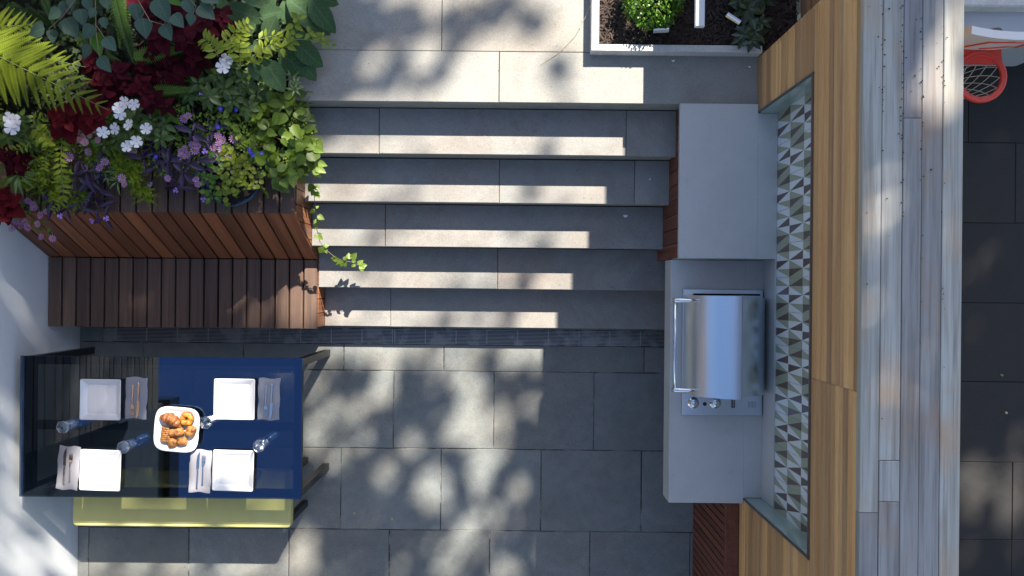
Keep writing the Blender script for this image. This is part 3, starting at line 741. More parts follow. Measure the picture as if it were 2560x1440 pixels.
for j in range(9):
    t = j/8; z = 1.235+.36*t; w = .30*(1-.25*(1-t)**2.2-.10*t**4); row = []
    for i in range(n+1):
        u = 2*i/n-1; row.append((u*w, .158-.06*t+.03*u*u, z+.0*u))
    rings.append(row)
for j in range(8):
    for i in range(n): pass
idxf = [[bbm.vert(p) for p in r] for r in rings]; idxb = [[bbm.vert((p[0]*.98, p[1]+.045, p[2]-.004)) for p in r] for r in rings]
for j in range(8):
    for i in range(n):
        bbm.face((idxf[j][i], idxf[j][i+1], idxf[j+1][i+1], idxf[j+1][i])); bbm.face((idxb[j][i+1], idxb[j][i], idxb[j+1][i], idxb[j+1][i+1]))
for i in range(n):
    bbm.face((idxf[8][i], idxf[8][i+1], idxb[8][i+1], idxb[8][i])); bbm.face((idxf[0][i+1], idxf[0][i], idxb[0][i], idxb[0][i+1]))
for j in range(8):
    bbm.face((idxf[j][n], idxb[j][n], idxb[j+1][n], idxf[j+1][n])); bbm.face((idxb[j][0], idxf[j][0], idxf[j+1][0], idxb[j+1][0]))
bb = smooth_angle(bbm.build('backboard', M['whiteplastic'], hp), 40)
def bp(u, t): w = .30*(1-.25*(1-t)**2.2-.10*t**4); return (u*w, .158-.06*t+.03*u*u-.0025, 1.235+.36*t)
for a in ([(-.55, .3), (-.4, .75), (0, .85), (.4, .75), (.55, .3)], [(-.2, .25), (.2, .45), (.55, .3)]): MB().tube([bp(*q) for q in a], .006, 5).build('red_stripe', M['redplastic'], bb)
MB().tube([(0, .30, 0), (0, .30, 1.0), (0, .20, 1.4)], .035, 12).build('pole', M['blackmetal'], hp, True)
MB().lathe([(.30, 0), (.30, .06), (.2, .12), (.05, .15), (.001, .15)], 28, (0, .36, 0)).build('base', M['blackmetal'], hp, True)
sb = thing('storage_box', 'pale grey plastic lidded box behind the hoop backboard', 'box', (P(2520, 60, .6).x, P(2520, 58, .6).y+.10, 0))
smooth_angle(loft([square_ring(.50, .05, .0), square_ring(.52, .05, .52), square_ring(.56, .06, .525), square_ring(.56, .06, .56), square_ring(.53, .05, .585), square_ring(.25, .03, .61)]).build('lid_and_body', M['greyplastic'], sb), 35)
sb.scale = (1, .40, 1)
lw_ = MB().cbox(1.95, P(2500, 16, .7).y, 0, 4.6, P(2500, 16, .7).y+.3, .7, .01).build('low_stone_wall', M['curb']); tag(lw_, 'mossy low stone wall at the top right corner behind the box', 'wall')

# ---------------------------------------------------------------- mulch bed furniture
ga = thing('lamp_arm', 'white rectangular lamp arm reaching over the dark mulch bed', 'garden light', (P(1751, 30, 1.49).x, P(1751, 65, 1.49).y, TERZ))
MB().cbox(-.025, 0, 1.49-TERZ-.03, .025, .85, 1.49-TERZ, .002).build('arm', M['paint'], ga); MB().box(-.024, .80, .03, .024, .849, 1.49-TERZ-.031).build('post', M['paint'], ga)
def marker(px, py, rz, lb):
    p = P(px, py, 1.22); t = thing('plant_marker', lb, 'plant marker', (p.x, p.y, TERZ+.03), R(rz), 'metal plant markers')
    mb = MB(); prof = [(-.016, .092), (-.008, .108), (0, .114), (.008, .112), (.011, .106)]
    for y, z in prof: mb.v.append((-.046, y, z)); mb.v.append((.046, y, z))
    for y, z in prof: mb.v.append((-.046, y, z-.0012)); mb.v.append((.046, y, z-.0012))
    for q in range(4): mb.face((q*2, q*2+1, q*2+3, q*2+2)); mb.face((10+q*2+1, 10+q*2, 10+q*2+2, 10+q*2+3))
    mb.build('plate', M['chrome'], t, True)
    MB().tube([(-.012, .01, 0), (-.012, .012, .10), (-.008, .03, .112), (.006, .036, .112), (.012, .014, .10), (.012, .012, 0)], .0014, 5).build('wire', M['twig'], t)
marker(1653, 73, 4, 'curved silver plant marker beside the round clipped shrub'); marker(1836, 43, -32, 'tilted silver plant marker among dark glossy leaves')

# ---------------------------------------------------------------- small debris
lt = MB(); random.seed(5)
for i in range(100):
    s = random.choice((2255, 2255, 2305, 2305, 2208, 2358)); px = s+rnd(-4, 4) if random.random() < .75 else rnd(2165, 2400)
    py = abs(random.gauss(0, 330)); p = P(px, py, 2.424); r = rnd(.0018, .0045)
    if not (FRONTX < p.x < CAPX1-.01): continue
    lt.lathe([(r*.9, 0), (r, r*.4), (r*.5, r*.8), (.0002, r*.9)], 5, tuple(p), shape=lambda t, q=rnd(0, 6): 1+.5*math.cos(t+q))
stuff(tag(lt.build('leaf_litter', M['litter']), 'scattered dry blossom crumbs along the seams of the plank wall top', 'leaf litter'))
for i, (px, py, z, r, lb) in enumerate(((1564, 540, 3*RISE, .013, 'white scrap lying on a step near the dark red panel'), (1683, 152, TERZ, .008, 'white speck on the terrace in front of the kerb'), (1874, 167, TERZ, .007, 'white speck on the terrace beside the cedar wall'), (1625, 448, 4*RISE, .006, 'tiny white speck near the end of a step'))):
    o = MB().lathe([(r, 0), (r*.95, .002), (r*.4, .004), (.0002, .004)], 9, shape=lambda t: 1+.3*math.cos(2*t)+.2*math.sin(3*t)).build('white_scrap', M['paint']); o.location = P(px, py, z+.0015); tag(o, lb, 'scrap', 'white scraps on the stone')
for px, py, lb, c in ((980, 1297, 'small yellowed fallen leaf on the patio paving', 'straw'), (886, 1283, 'tiny tan leaf scrap on the patio near the table', 'straw'), (2505, 938, 'small green leaf on the dark side paving', 'stem'), (2516, 1032, 'small yellow leaf on the dark side paving', 'straw')):
    o = MB().lathe([(.008, 0), (.007, .002), (.0003, .003)], 8, shape=lambda t: 1+.6*abs(math.cos(t))).build('fallen_leaf', M[c]); o.location = P(px, py, .002); o.rotation_euler = (0, 0, rnd(0, 3)); tag(o, lb, 'leaf', 'fallen leaves')
ss = MB().tube([P(1348, 165, TERZ+.003), P(1400, 130, TERZ+.006), P(1440, 85, TERZ+.02), P(1465, 40, TERZ+.06), P(1482, -5, TERZ+.14)], .0013, 5).build('grass_stalk', M['straw']); tag(ss, 'thin dry grass stalk curving over the terrace edge of the bed', 'stalk')

gt = MB(); random.seed(64)
def fleck(p, r):
    gt.lathe([(r, 0), (r*.7, r*.5), (.0002, r*.6)], 5, tuple(p), shape=lambda t, q=rnd(0, 6): 1+.6*math.cos(2*t+q))
for i in range(150):
    fleck(P(rnd(760, 1740), rnd(880, 1440), .0012), rnd(.0012, .0035))
for i in range(1, 6):
    for q in range(16): fleck(Vector((rnd(PLX1+.05, 1.0), Y1+(i-1)*TREADD+TREADD*(1-abs(random.gauss(0, .3)) % .95), i*RISE+.0012)), rnd(.001, .003))
for q in range(40): fleck(Vector((rnd(PLX1+.1, 1.4), rnd(TY+.02, 1.7), TERZ+.0012)), rnd(.001, .003))
stuff(tag(gt.build('paving_grit', M['litter']), 'tiny dark crumbs of grit scattered over the paving and steps', 'grit'))
# ================================================================ plants
random.seed(11)
def leaf_mesh(name, mat, w=.5, prof='ovate', curl=.12, fold=.10, n=7, serr=0.0, wave=0.0):
    """unit-long leaf along +Y from its base, upper side +Z, real edge outline and a folded midrib"""
    mb = MB(); rows = []
    for j in range(n+1):
        t = j/n
        if prof == 'ovate': q = (math.sin(math.pi*t**.62))**.85*(1-.12*t)
        elif prof == 'lance': q = math.sin(math.pi*t**.85)**1.1
        elif prof == 'oblong': q = min(1, (t*3.2)**.7)*min(1, ((1-t)*2.6)**.62)
        elif prof == 'round': q = math.sqrt(max(0, 1-(2*t-1)**2))
        elif prof == 'heart': q = min(1, (t*7+.35)**.6)*(1-t**1.7)**.8 if t > 0 else .35
        else: q = math.sin(math.pi*t)
        if j == n: q = 0.0
        if j == 0 and prof != 'heart': q = .04
        q *= w/2*(1+serr*(1 if j % 2 else -1))
        zc = -curl*t*t; zz = zc+fold*q/(w/2)*w/2*2 + wave*math.sin(t*9)*q
        a = mb.vert(-q, t, zz); b = mb.vert(-q*.5, t, zc+(zz-zc)*.42); c = mb.vert(0, t, zc); d = mb.vert(q*.5, t, zc+(zz-zc)*.42); e = mb.vert(q, t, zz-2*wave*math.sin(t*9)*q)
        for vi, u in ((a, 0), (b, .25), (c, .5), (d, .75), (e, 1)): mb.uv[vi] = (u, t)
        rows.append((a, b, c, d, e))
    for r0, r1 in zip(rows, rows[1:]):
        for i in range(4): mb.face((r0[i], r0[i+1], r1[i+1], r1[i]))
    return mb.mesh(name, (mat,), True)
LM = {}
LM['coleus'] = mat_leaf('coleus_leaf', (.042,.002,.007), (.066,.004,.010), (.022,.001,.006), .75, .22, .35, .12, 8)
LM['coleus2'] = mat_leaf('bright_coleus_leaf', (.085,.004,.008), (.12,.008,.011), (.045,.002,.008), .7, .26, .25, .12, 8)
LM['grey'] = mat_leaf('grey_green_leaf', (.045,.085,.058), (.065,.11,.07), (.11,.15,.085), .5, .15, .18, .4, 7)
LM['bright'] = mat_leaf('fresh_leaf', (.07,.19,.02), (.10,.24,.03), (.14,.28,.06), .45, .4, .15)
LM['fuzzy'] = mat_leaf('felted_leaf', (.036,.080,.030), (.060,.112,.042), (.09,.145,.068), .8, .2, .22, .2, 8, .25)
LM['vine'] = mat_leaf('vine_leaf', (.080,.140,.011), (.130,.195,.017), (.15,.22,.04), .45, .35, .38, .45, 5)
LM['limevine'] = mat_leaf('pale_vine_leaf', (.20,.30,.045), (.26,.35,.07), (.31,.38,.13), .45, .4, .2, .4, 5)
LM['imp'] = mat_leaf('impatiens_leaf', (.045,.085,.014), (.075,.13,.02), (.11,.15,.045), .4, .2, .3, .5, 8)
LM['purple'] = mat_leaf('purple_leaf', (.030,.014,.050), (.042,.024,.066), None, .45, .15, .35, .5)
LM['lime'] = mat_leaf('lime_leaf', (.19,.25,.015), (.25,.31,.025), (.29,.34,.06), .5, .4, .2, .4, 5)
LM['fern'] = mat_leaf('lime_fern_pinna', (.15,.205,.011), (.195,.245,.017), None, .55, .35, .14)
LM['darkfern'] = mat_leaf('dark_fern_pinna', (.035,.085,.014), (.06,.12,.02), None, .5, .3, .3)
LM['midfern'] = mat_leaf('mid_fern_pinna', (.09,.17,.018), (.13,.22,.025), None, .5, .35, .2)
LM['feather'] = mat_leaf('feathery_foliage', (.17,.27,.010), (.26,.34,.018), None, .6, .35, .22)
LM['jenny'] = mat_leaf('golden_round_leaf', (.14,.205,.015), (.23,.26,.028), None, .5, .35, .3)
LM['mint'] = mat_leaf('small_green_leaf', (.07,.17,.02), (.11,.22,.03), None, .5, .3, .3)
LM['varieg'] = mat_leaf('variegated_leaf', (.08,.16,.04), (.12,.2,.05), (.45,.5,.25), .5, .25, .2, .4, 1)
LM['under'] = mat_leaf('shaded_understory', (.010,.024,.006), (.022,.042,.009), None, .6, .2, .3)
LM['box'] = mat_leaf('clipped_shrub_leaf', (.06,.15,.012), (.12,.24,.02), None, .4, .3, .3, .6)
LM['rhodo'] = mat_leaf('leathery_leaf', (.025,.05,.022), (.045,.075,.035), (.08,.11,.06), .3, .1, .25, .6, 7)
LM['petal'] = mat_leaf('white_petal', (.80,.78,.80), (.84,.82,.84), None, .6, .25, .05, .2)
LM['petalpink'] = mat_leaf('pink_petal', (.70,.30,.36), (.75,.38,.44), None, .6, .25, .15, .2)
LM['lilac'] = mat_leaf('lilac_petal', (.46,.21,.47), (.56,.29,.56), None, .6, .25, .15, .2)
LM['violet'] = mat_leaf('violet_petal', (.40,.26,.75), (.48,.32,.8), None, .6, .25, .15, .2)
LM['cobalt'] = mat_leaf('cobalt_petal', (.06,.06,.55), (.10,.10,.65), None, .6, .25, .15, .2)
LM['eye'] = mat_plain('flower_eye', (.28,.20,.05), .8); LM['pinkeye'] = mat_plain('pink_flower_eye', (.55,.16,.25), .8)
ME = {}
ME['coleus'] = leaf_mesh('coleus_leaf', LM['coleus'], .78, 'ovate', .16, .12, 11, .05, .05)
ME['coleus2'] = leaf_mesh('coleus_leaf', LM['coleus2'], .86, 'ovate', .16, .12, 11, .04, .06)
ME['grey'] = leaf_mesh('round_leaf', LM['grey'], .84, 'ovate', .10, .09, 13, .025)
ME['bright'] = leaf_mesh('round_leaf', LM['bright'], .66, 'ovate', .10, .09, 13, .04)
ME['fuzzy'] = leaf_mesh('felted_leaf', LM['fuzzy'], .52, 'oblong', .16, .10, 10, .012, .10)
ME['vine'] = leaf_mesh('vine_leaf', LM['vine'], .68, 'ovate', .14, .12, 7)
ME['vine2'] = leaf_mesh('vine_leaf', LM['vine'], .85, 'ovate', .18, .10, 9, .05, .08)
ME['limevine'] = leaf_mesh('vine_leaf', LM['limevine'], .66, 'ovate', .14, .14, 7)
ME['imp'] = leaf_mesh('lance_leaf', LM['imp'], .40, 'lance', .15, .14, 7)
ME['purple'] = leaf_mesh('purple_leaf', LM['purple'], .30, 'lance', .16, .24, 7)
ME['lime'] = leaf_mesh('lime_leaf', LM['lime'], .40, 'lance', .10, .10, 6)
ME['limefat'] = leaf_mesh('lime_leaf', LM['lime'], .62, 'ovate', .12, .10, 7)
ME['jenny'] = leaf_mesh('round_leaflet', LM['jenny'], .95, 'round', .12, .10, 4)
ME['mint'] = leaf_mesh('leaflet', LM['mint'], .75, 'ovate', .12, .10, 5, .06)
ME['varieg'] = leaf_mesh('strap_leaf', LM['varieg'], .16, 'lance', .28, .18, 7)
ME['rhodo'] = leaf_mesh('leathery_leaf', LM['rhodo'], .38, 'lance', .14, .10, 7)
def pinna_mesh(name, mat, n=22, ln=.135):
    mb = MB(); mb.tube([(0, 0, 0), (0, .5, 0), (0, 1, -.06)], [.010, .007, .003], 3)
    for i in range(n):
        t = .04+.95*i/n; l = ln*(1-t**1.6)*min(1, .55+t*3)+.012; w = .5/n*.95
        for s in (-1, 1):
            dx = s*l*.94; dy = l*.42; b = len(mb.v); z = -.06*t*t
            mb.v += [(0, t-w, z), (dx*.5, t+dy*.5-w*.95, z+.006), (dx, t+dy, z-.008), (dx*.5, t+dy*.5+w*.8, z+.008), (0, t+w, z)]
            mb.face((b, b+1, b+2, b+3, b+4) if s > 0 else (b+4, b+3, b+2, b+1, b))
    return mb.mesh(name, (mat,))
ME['pinna'] = pinna_mesh('pinna', LM['fern'])
def sword(name, mat): return pinna_mesh(name, mat, 26, .135)
ME['darkfrond'] = sword('frond', LM['darkfern']); ME['midfrond'] = sword('frond', LM['midfern'])
def flower_mesh(name, npet, r0, wp, mat, eye, cup=.25, er=.12):
    mb = MB()
    for k_ in range(npet):
        a = 2*math.pi*k_/npet; c, s = math.cos(a), math.sin(a); pts = []
        for (rr, ww) in ((r0, .15*wp), (.55, .8*wp), (.85, wp), (1.0, .62*wp)):
            for sg in (-1, 1): pts.append((rr, sg*ww, cup*rr*rr*.5+(.02 if k_ % 2 else 0)))
        b = len(mb.v)
        for x, y, z in pts: mb.v.append((x*c-y*s, x*s+y*c, z))
        for q in range(3): mb.face((b+q*2, b+q*2+2, b+q*2+3, b+q*2+1))
    b = len(mb.v)
    for k_ in range(6): mb.v.append((er*math.cos(k_*math.pi/3), er*math.sin(k_*math.pi/3), .06))
    mb.face([b+k_ for k_ in range(6)], 1)
    return mb.mesh(name, (mat, eye))
ME['white'] = flower_mesh('flower', 5, .04, .43, LM['petal'], LM['pinkeye'], .25, .09)
ME['pinkf'] = flower_mesh('flower', 5, .05, .5, LM['petalpink'], LM['pinkeye'], .25, .1)
ME['lilac'] = flower_mesh('flower', 10, .25, .155, LM['lilac'], LM['eye'], .35, .28)
ME['violet'] = flower_mesh('flower', 3, .05, .6, LM['violet'], LM['eye'], .4, .1)
ME['cobalt'] = flower_mesh('flower', 5, .05, .42, LM['cobalt'], LM['petal'], .3, .12)
def plant(name, label, px, py, zb=None, cat='plant', group=None):
    p = P(px, py, 1.05 if zb is None else zb); zz = zb if zb is not None else soilz(p.x, p.y)
    return thing(name, label, cat, (p.x, p.y, zz), 0, group)
def put(t, name, me, w, rot, sc):
    """w: world position, part of plant t"""
    sc = (sc, sc, sc) if isinstance(sc, (int, float)) else sc
    return ob(name, me, t, Vector(w)-t.location, rot, sc)
def leaf_bt(t, name, me, b, tip, z, pitch=0.0, roll=0.0, wf=1.0):
    a, c = P(*b, z), P(*tip, z); d = c-a; l = d.length
    return put(t, name, me, a, (pitch, roll, math.atan2(-d.x, d.y)), (l*wf, l, l))
def stem(t, pts, r=.003, mat=None, name='stem'):
    o = MB().tube([Vector(p)-t.location for p in pts], [r]*(len(pts)-1)+[r*.6], 5).build(name, mat or M['stem'], t); return o
def rosette(t, name, me, px, py, z, lens, n, a0=None, pitch=(-.25, .15), stalk=True, wf=1.0):
    c = P(px, py, z); a0 = rnd(0, 6.28) if a0 is None else a0
    for i in range(n):
        a = a0+2*math.pi*i/n+rnd(-.22, .22); l = rnd(*lens)
        put(t, name, me, c+Vector((-math.sin(a)*.006, math.cos(a)*.006, -.004*i)), (rnd(*pitch), rnd(-.25, .25), a), (l*wf, l, l))
    if stalk: stem(t, [Vector((c.x+rnd(-.03, .03), c.y+rnd(-.03, .03), t.location.z-.02)), c-Vector((0, 0, .003))], .003)

# --- ferns
fe = plant('lime_fern', 'large bright yellow-green fern at the left edge of the planter', -40, 160, cat='fern')
def big_frond(t, b, tip, z0, z1, n, lmax, me):
    a, c = P(*b, z0), P(*tip, z1); d = c-a; L_ = d.length; yaw = math.atan2(-d.x, d.y)
    pts = [a+d*(i/6)+Vector((0, 0, .05*math.sin(math.pi*i/6))) for i in range(7)]
    fr_ = MB().tube([p-t.location for p in pts], [.0035-.0004*i for i in range(7)], 5).build('frond', M['stem'], t)
    for i in range(n):
        u = .06+.92*i/n; q = a+d*u+Vector((0, 0, .05*math.sin(math.pi*u))); l = lmax*(1-u)**.75*min(1, .65+u*2.2)+.02
        for s in (-1, 1):
            put(t, 'pinna', me, q, (rnd(-.22, -.02), s*rnd(0, .25), yaw-s*R(62-18*u)+rnd(-.06, .06)), (l*1.05, l, l)).parent = fr_
big_frond(fe, (-95, 95), (272, 276), 1.30, 1.30, 15, .33, ME['pinna'])
big_frond(fe, (-110, 90), (100, 62), 1.26, 1.22, 12, .23, ME['pinna'])
big_frond(fe, (-110, 130), (-5, 310), 1.24, 1.2, 12, .25, ME['pinna'])
big_frond(fe, (-100, 110), (215, 168), 1.22, 1.24, 12, .24, ME['pinna'])
df = plant('sword_fern', 'dark green fern with narrow fronds behind the burgundy leaves', 250, 60, cat='fern')
for b, tip, k_, z in [((20, 5), (95, 105), 'darkfrond', 1.12), ((60, 20), (140, 75), 'darkfrond', 1.1), ((105, -10), (135, 70), 'darkfrond', 1.13), ((285, -30), (330, 170), 'darkfrond', 1.22), ((300, -10), (292, 120), 'midfrond', 1.16),
                      ((322, -20), (312, 100), 'midfrond', 1.14), ((190, 100), (290, 155), 'darkfrond', 1.1), ((150, 60), (250, 130), 'darkfrond', 1.08), ((10, 40), (40, 110), 'darkfrond', 1.06), ((190, -20), (180, 60), 'darkfrond', 1.08), ((240, -20), (215, 90), 'darkfrond', 1.07)]:
    leaf_bt(df, 'frond', ME[k_], b, tip, z, -.05, rnd(-.2, .2), rnd(1.1, 1.35))
mf = plant('small_fern', 'mid green fern fronds poking out between the burgundy leaves', 420, 200, cat='fern')
for b, tip, k_, z in [((330, 145), (482, 112), 'midfrond', 1.22), ((372, 228), (505, 222), 'midfrond', 1.16), ((375, 262), (460, 315), 'midfrond', 1.15), ((250, 130), (300, 150), 'darkfrond', 1.15), ((400, 205), (470, 200), 'darkfrond', 1.15), ((205, 195), (230, 200), 'midfrond', 1.2)]:
    leaf_bt(mf, 'frond', ME[k_], b, tip, z, -.05, rnd(-.2, .2), rnd(1.0, 1.3))
# --- coleus
def coleus(lb, base, spots, me='coleus', z=1.22):
    t = plant('coleus', lb, *base, cat='plant', group='burgundy leaved plants')
    for px, py, n, l in spots:
        c = 433.0; rosette(t, 'leaf', ME[me], px, py, z+rnd(-.05, .03), (l*.75/c, l*1.05/c), n, None, (-.35, .1))
        if n >= 5: rosette(t, 'leaf', ME[me], px+rnd(-6, 6), py+rnd(-6, 6), z+.03, (l*.35/c, l*.55/c), 4, None, (-.2, .3), False)
    return t
coleus('large dark burgundy coleus under the hanging grey-green branch', (440, 60), [(520, 75, 7, 72), (420, 35, 7, 66), (350, 30, 6, 60), (560, 45, 5, 55), (470, 95, 5, 60), (395, 90, 5, 55)], z=1.25)
coleus('burgundy coleus in the middle of the bed around the small fern', (390, 190), [(485, 148, 5, 52), (440, 180, 6, 40), (400, 190, 5, 40), (345, 165, 5, 40), (370, 130, 5, 36), (410, 150, 5, 34), (375, 255, 5, 44), (415, 265, 4, 34), (350, 210, 6, 42)], z=1.2)
coleus('burgundy coleus just right of the lime fern', (240, 210), [(255, 205, 6, 50), (290, 180, 6, 44), (230, 165, 5, 44), (265, 240, 6, 52), (310, 215, 5, 40), (240, 145, 4, 40)], z=1.2)
coleus('brightest red coleus with large leaves below the lime fern tip', (190, 300), [(168, 305, 5, 66), (225, 292, 5, 66), (205, 275, 4, 55), (150, 290, 4, 50)], 'coleus2', 1.26)
coleus('small red coleus at the left edge below the white flowers', (30, 390), [(35, 405, 6, 52), (18, 385, 5, 44)], 'coleus', 1.18)
coleus('red coleus hanging at the left edge beside the white wall', (5, 500), [(12, 515, 6, 52), (0, 495, 5, 46), (-5, 540, 4, 40)], 'coleus2', 1.12)
# --- hanging branch
br = thing('leafy_branch', 'slender overhanging branch with round grey-green leaves at the top left', 'branch', P(240, -160, 1.75))
ZB = 1.72
for b, tip, k_ in [((151, 25), (119, 47), 'grey'), ((148, 22), (150, 50), 'grey'), ((163, 46), (192, 94), 'grey'), ((110, 70), (76, 60), 'grey'), ((112, 71), (66, 84), 'grey'), ((132, 73), (131, 109), 'grey'), ((200, 22), (208, 64), 'grey'), ((234, 64), (205, 97), 'grey'),
                   ((239, 80), (247, 140), 'bright'), ((256, 43), (263, 71), 'grey'), ((225, 113), (203, 146), 'grey'), ((249, 142), (272, 180), 'grey'), ((262, 94), (287, 126), 'grey'), ((340, 8), (334, 49), 'grey'), ((358, 45), (361, 95), 'grey'), ((349, 20), (345, 52), 'grey'),
                   ((409, 60), (426, 101), 'grey'), ((392, -5), (420, 56), 'grey'), ((432, 36), (458, 68), 'grey'), ((480, 34), (474, 64), 'grey'), ((497, 14), (536, 46), 'grey'), ((466, -4), (478, 36), 'grey'), ((150, 5), (170, 30), 'grey'), ((180, -8), (178, 28), 'grey'), ((215, -8), (225, 30), 'grey'), ((262, -10), (270, 25), 'grey'), ((238, 22), (222, 44), 'grey'), ((420, -12), (455, 14), 'bright'), ((505, -20), (545, 5), 'grey')]:
    leaf_bt(br, 'leaf', ME[k_], b, tip, ZB+rnd(-.08, .05), rnd(-.15, .05), rnd(-.2, .2), rnd(.95, 1.12))
for pts in ([(240, -160), (195, -10), (157, 40), (122, 72)], [(240, -160), (238, 0), (240, 80), (248, 142)], [(240, -160), (345, 0), (375, 52), (410, 62)], [(240, -160), (410, -10), (418, 25), (412, 58)], [(240, -160), (465, -10), (490, 15), (482, 36)], [(238, 60), (262, 95)], [(228, 62), (226, 112)]):
    stem(br, [P(*q, ZB-.015) for q in pts], .0028, M['twig'], 'twig')
tk = MB().tube([P(240, -160, 1.0)-br.location, P(235, -165, 1.4)-br.location, Vector((0, 0, 0))], [.014, .012, .008], 8).build('trunk', M['bark'], br)
# --- felted big leaves
fz = plant('felted_plant', 'plant with very large soft felted green leaves over the terrace edge', 690, 60, cat='plant')
for b, tip, w in [((697, 128), (763, 184), 1.25), ((732, 116), (783, 200), .95), ((733, 100), (800, 165), .95), ((660, 148), (707, 226), 1.1), ((632, 148), (642, 200), 1.1), ((716, -6), (826, 69), .95), ((772, -8), (834, 80), .85), ((707, 2), (731, 66), 1.05),
                  ((575, 18), (655, 52), .95), ((704, 60), (636, 80), 1.15), ((645, 42), (708, 26), 1.2), ((595, 108), (655, 117), .95), ((545, -5), (572, 34), 1.1), ((572, 5), (600, 28), 1.1), ((605, -6), (676, 6), .9), ((690, 40), (660, 100), 1.1), ((668, 85), (700, 128), 1.1), ((770, -20), (842, 10), .9),
                  ((640, 60), (600, 85), 1.1), ((640, -15), (630, 40), 1.2), ((715, 70), (775, 118), .95), ((690, -10), (650, 30), 1.1), ((560, 40), (600, 75), 1.1), ((735, 60), (790, 95), .9)]:
    leaf_bt(fz, 'leaf', ME['fuzzy'], b, tip, 1.22+rnd(-.05, .05), rnd(-.15, .05), rnd(-.3, .3), w*1.1)
for q in ((690, 60), (720, 90), (640, 90), (600, 60)): stem(fz, [P(q[0], q[1], 1.0), P(q[0]+8, q[1]-5, 1.2)], .006)
# --- new guinea impatiens
def impatiens(lb, base, ros, flowers, fr_=17, kind='white'):
    t = plant('impatiens', lb, *base, cat='flowers', group='white flowering plants')
    for px, py, l in ros:
        rosette(t, 'leaf', ME['imp'], px, py, 1.16+rnd(-.03, .03), (l*.8/430, l*1.1/430), random.choice((6, 7, 8)), None, (-.3, .2), True, 1.1)
        rosette(t, 'leaf', ME['imp'], px, py, 1.18+rnd(-.03, .03), (l*.4/430, l*.6/430), 4, None, (0, .5), False, 1.1)
    for px, py in flowers:
        put(t, 'flower', ME[kind], P(px, py, 1.24+rnd(-.01, .02)), (rnd(-.35, .35), rnd(-.35, .35), rnd(0, 6)), fr_/428)
impatiens('white impatiens clump in the middle of the planter below the burgundy leaves', (320, 320), [(320, 305, 38), (290, 345, 36), (352, 335, 38), (388, 318, 36), (335, 285, 34), (400, 345, 34), (375, 300, 36), (270, 300, 30), (410, 310, 34), (320, 350, 34), (260, 360, 30)],
          [(297, 270), (312, 256), (335, 262), (300, 285), (258, 331), (288, 322), (322, 312), (366, 322), (341, 354), (318, 366)], 15)
impatiens('white impatiens with two joined blooms at the far left edge', (30, 320), [(20, 340, 36), (60, 330, 40), (50, 300, 36), (10, 300, 34), (75, 355, 36), (100, 340, 30)], [(26, 298), (36, 303), (30, 320)], 18)
impatiens('leafy impatiens with a single white bloom near the big felted leaves', (560, 210), [(495, 208, 44), (560, 222, 44), (605, 196, 46), (580, 250, 38), (520, 240, 36), (640, 235, 36), (540, 190, 36), (470, 235, 32), (620, 270, 32), (575, 170, 34)], [(557, 168), (566, 150)])
pk = plant('begonia', 'small pink flowered clump beside the bright red leaves', 215, 345, cat='flowers')
for px, py, r_ in ((200, 350, 9), (212, 355, 10), (225, 340, 7), (192, 330, 9), (235, 325, 9), (208, 342, 8), (245, 350, 9)): put(pk, 'flower', ME['pinkf'], P(px, py, 1.15), (rnd(-.4, .4), rnd(-.4, .4), rnd(0, 6)), r_/430)
for i in range(14): put(pk, 'leaf', ME['mint'], P(rnd(190, 260), rnd(325, 375), 1.12+rnd(-.03, .02)), (rnd(-.3, .3), 0, rnd(0, 6.28)), rnd(.03, .05))
# --- lilac fan flowers
sc_ = [('fan flowers with lilac petals around the middle of the planter front', (480, 370), [(311, 331), (333, 378), (471, 290), (460, 297), (490, 345), (452, 380), (463, 372), (482, 362), (495, 366), (487, 377), (470, 388), (545, 340), (557, 350), (548, 358), (555, 375), (571, 390), (583, 347), (535, 370), (530, 395), (548, 400), (455, 390), (490, 358)]),
       ('lilac fan flowers spilling over the planter corner beside the white wall', (70, 510), [(70, 502), (84, 512), (40, 553), (52, 565), (70, 568), (95, 560), (30, 572), (102, 538), (116, 529), (104, 592), (132, 596), (86, 520), (62, 555)]),
       ('few lilac fan flowers among lime feathery foliage', (310, 430), [(305, 445), (312, 460), (420, 446), (490, 449), (250, 420), (215, 420), (172, 390), (222, 380), (262, 405), (175, 395), (495, 460)])]
for lb, base, fl in sc_:
    t = plant('fan_flower', lb, *base, 1.0, 'flowers', 'lilac flowering plants')
    for px, py in fl:
        z = 1.13 if py < 480 else .98
        put(t, 'flower', ME['lilac'], P(px, py, z), (rnd(-.4, .4), rnd(-.4, .4), rnd(0, 6)), rnd(8.5, 11)/420)
        stem(t, [P(px+rnd(-30, 10), py-rnd(25, 45), z-.06), P(px+rnd(-6, 6), py-12, z-.01), P(px, py, z)], .0014)
        for q in range(3): put(t, 'leaf', ME['mint'], P(px+rnd(-25, 15), py-rnd(5, 40), z-.03), (rnd(-.4, .3), rnd(-.4, .4), rnd(0, 6.28)), (rnd(.018, .03), rnd(.03, .045), .03))
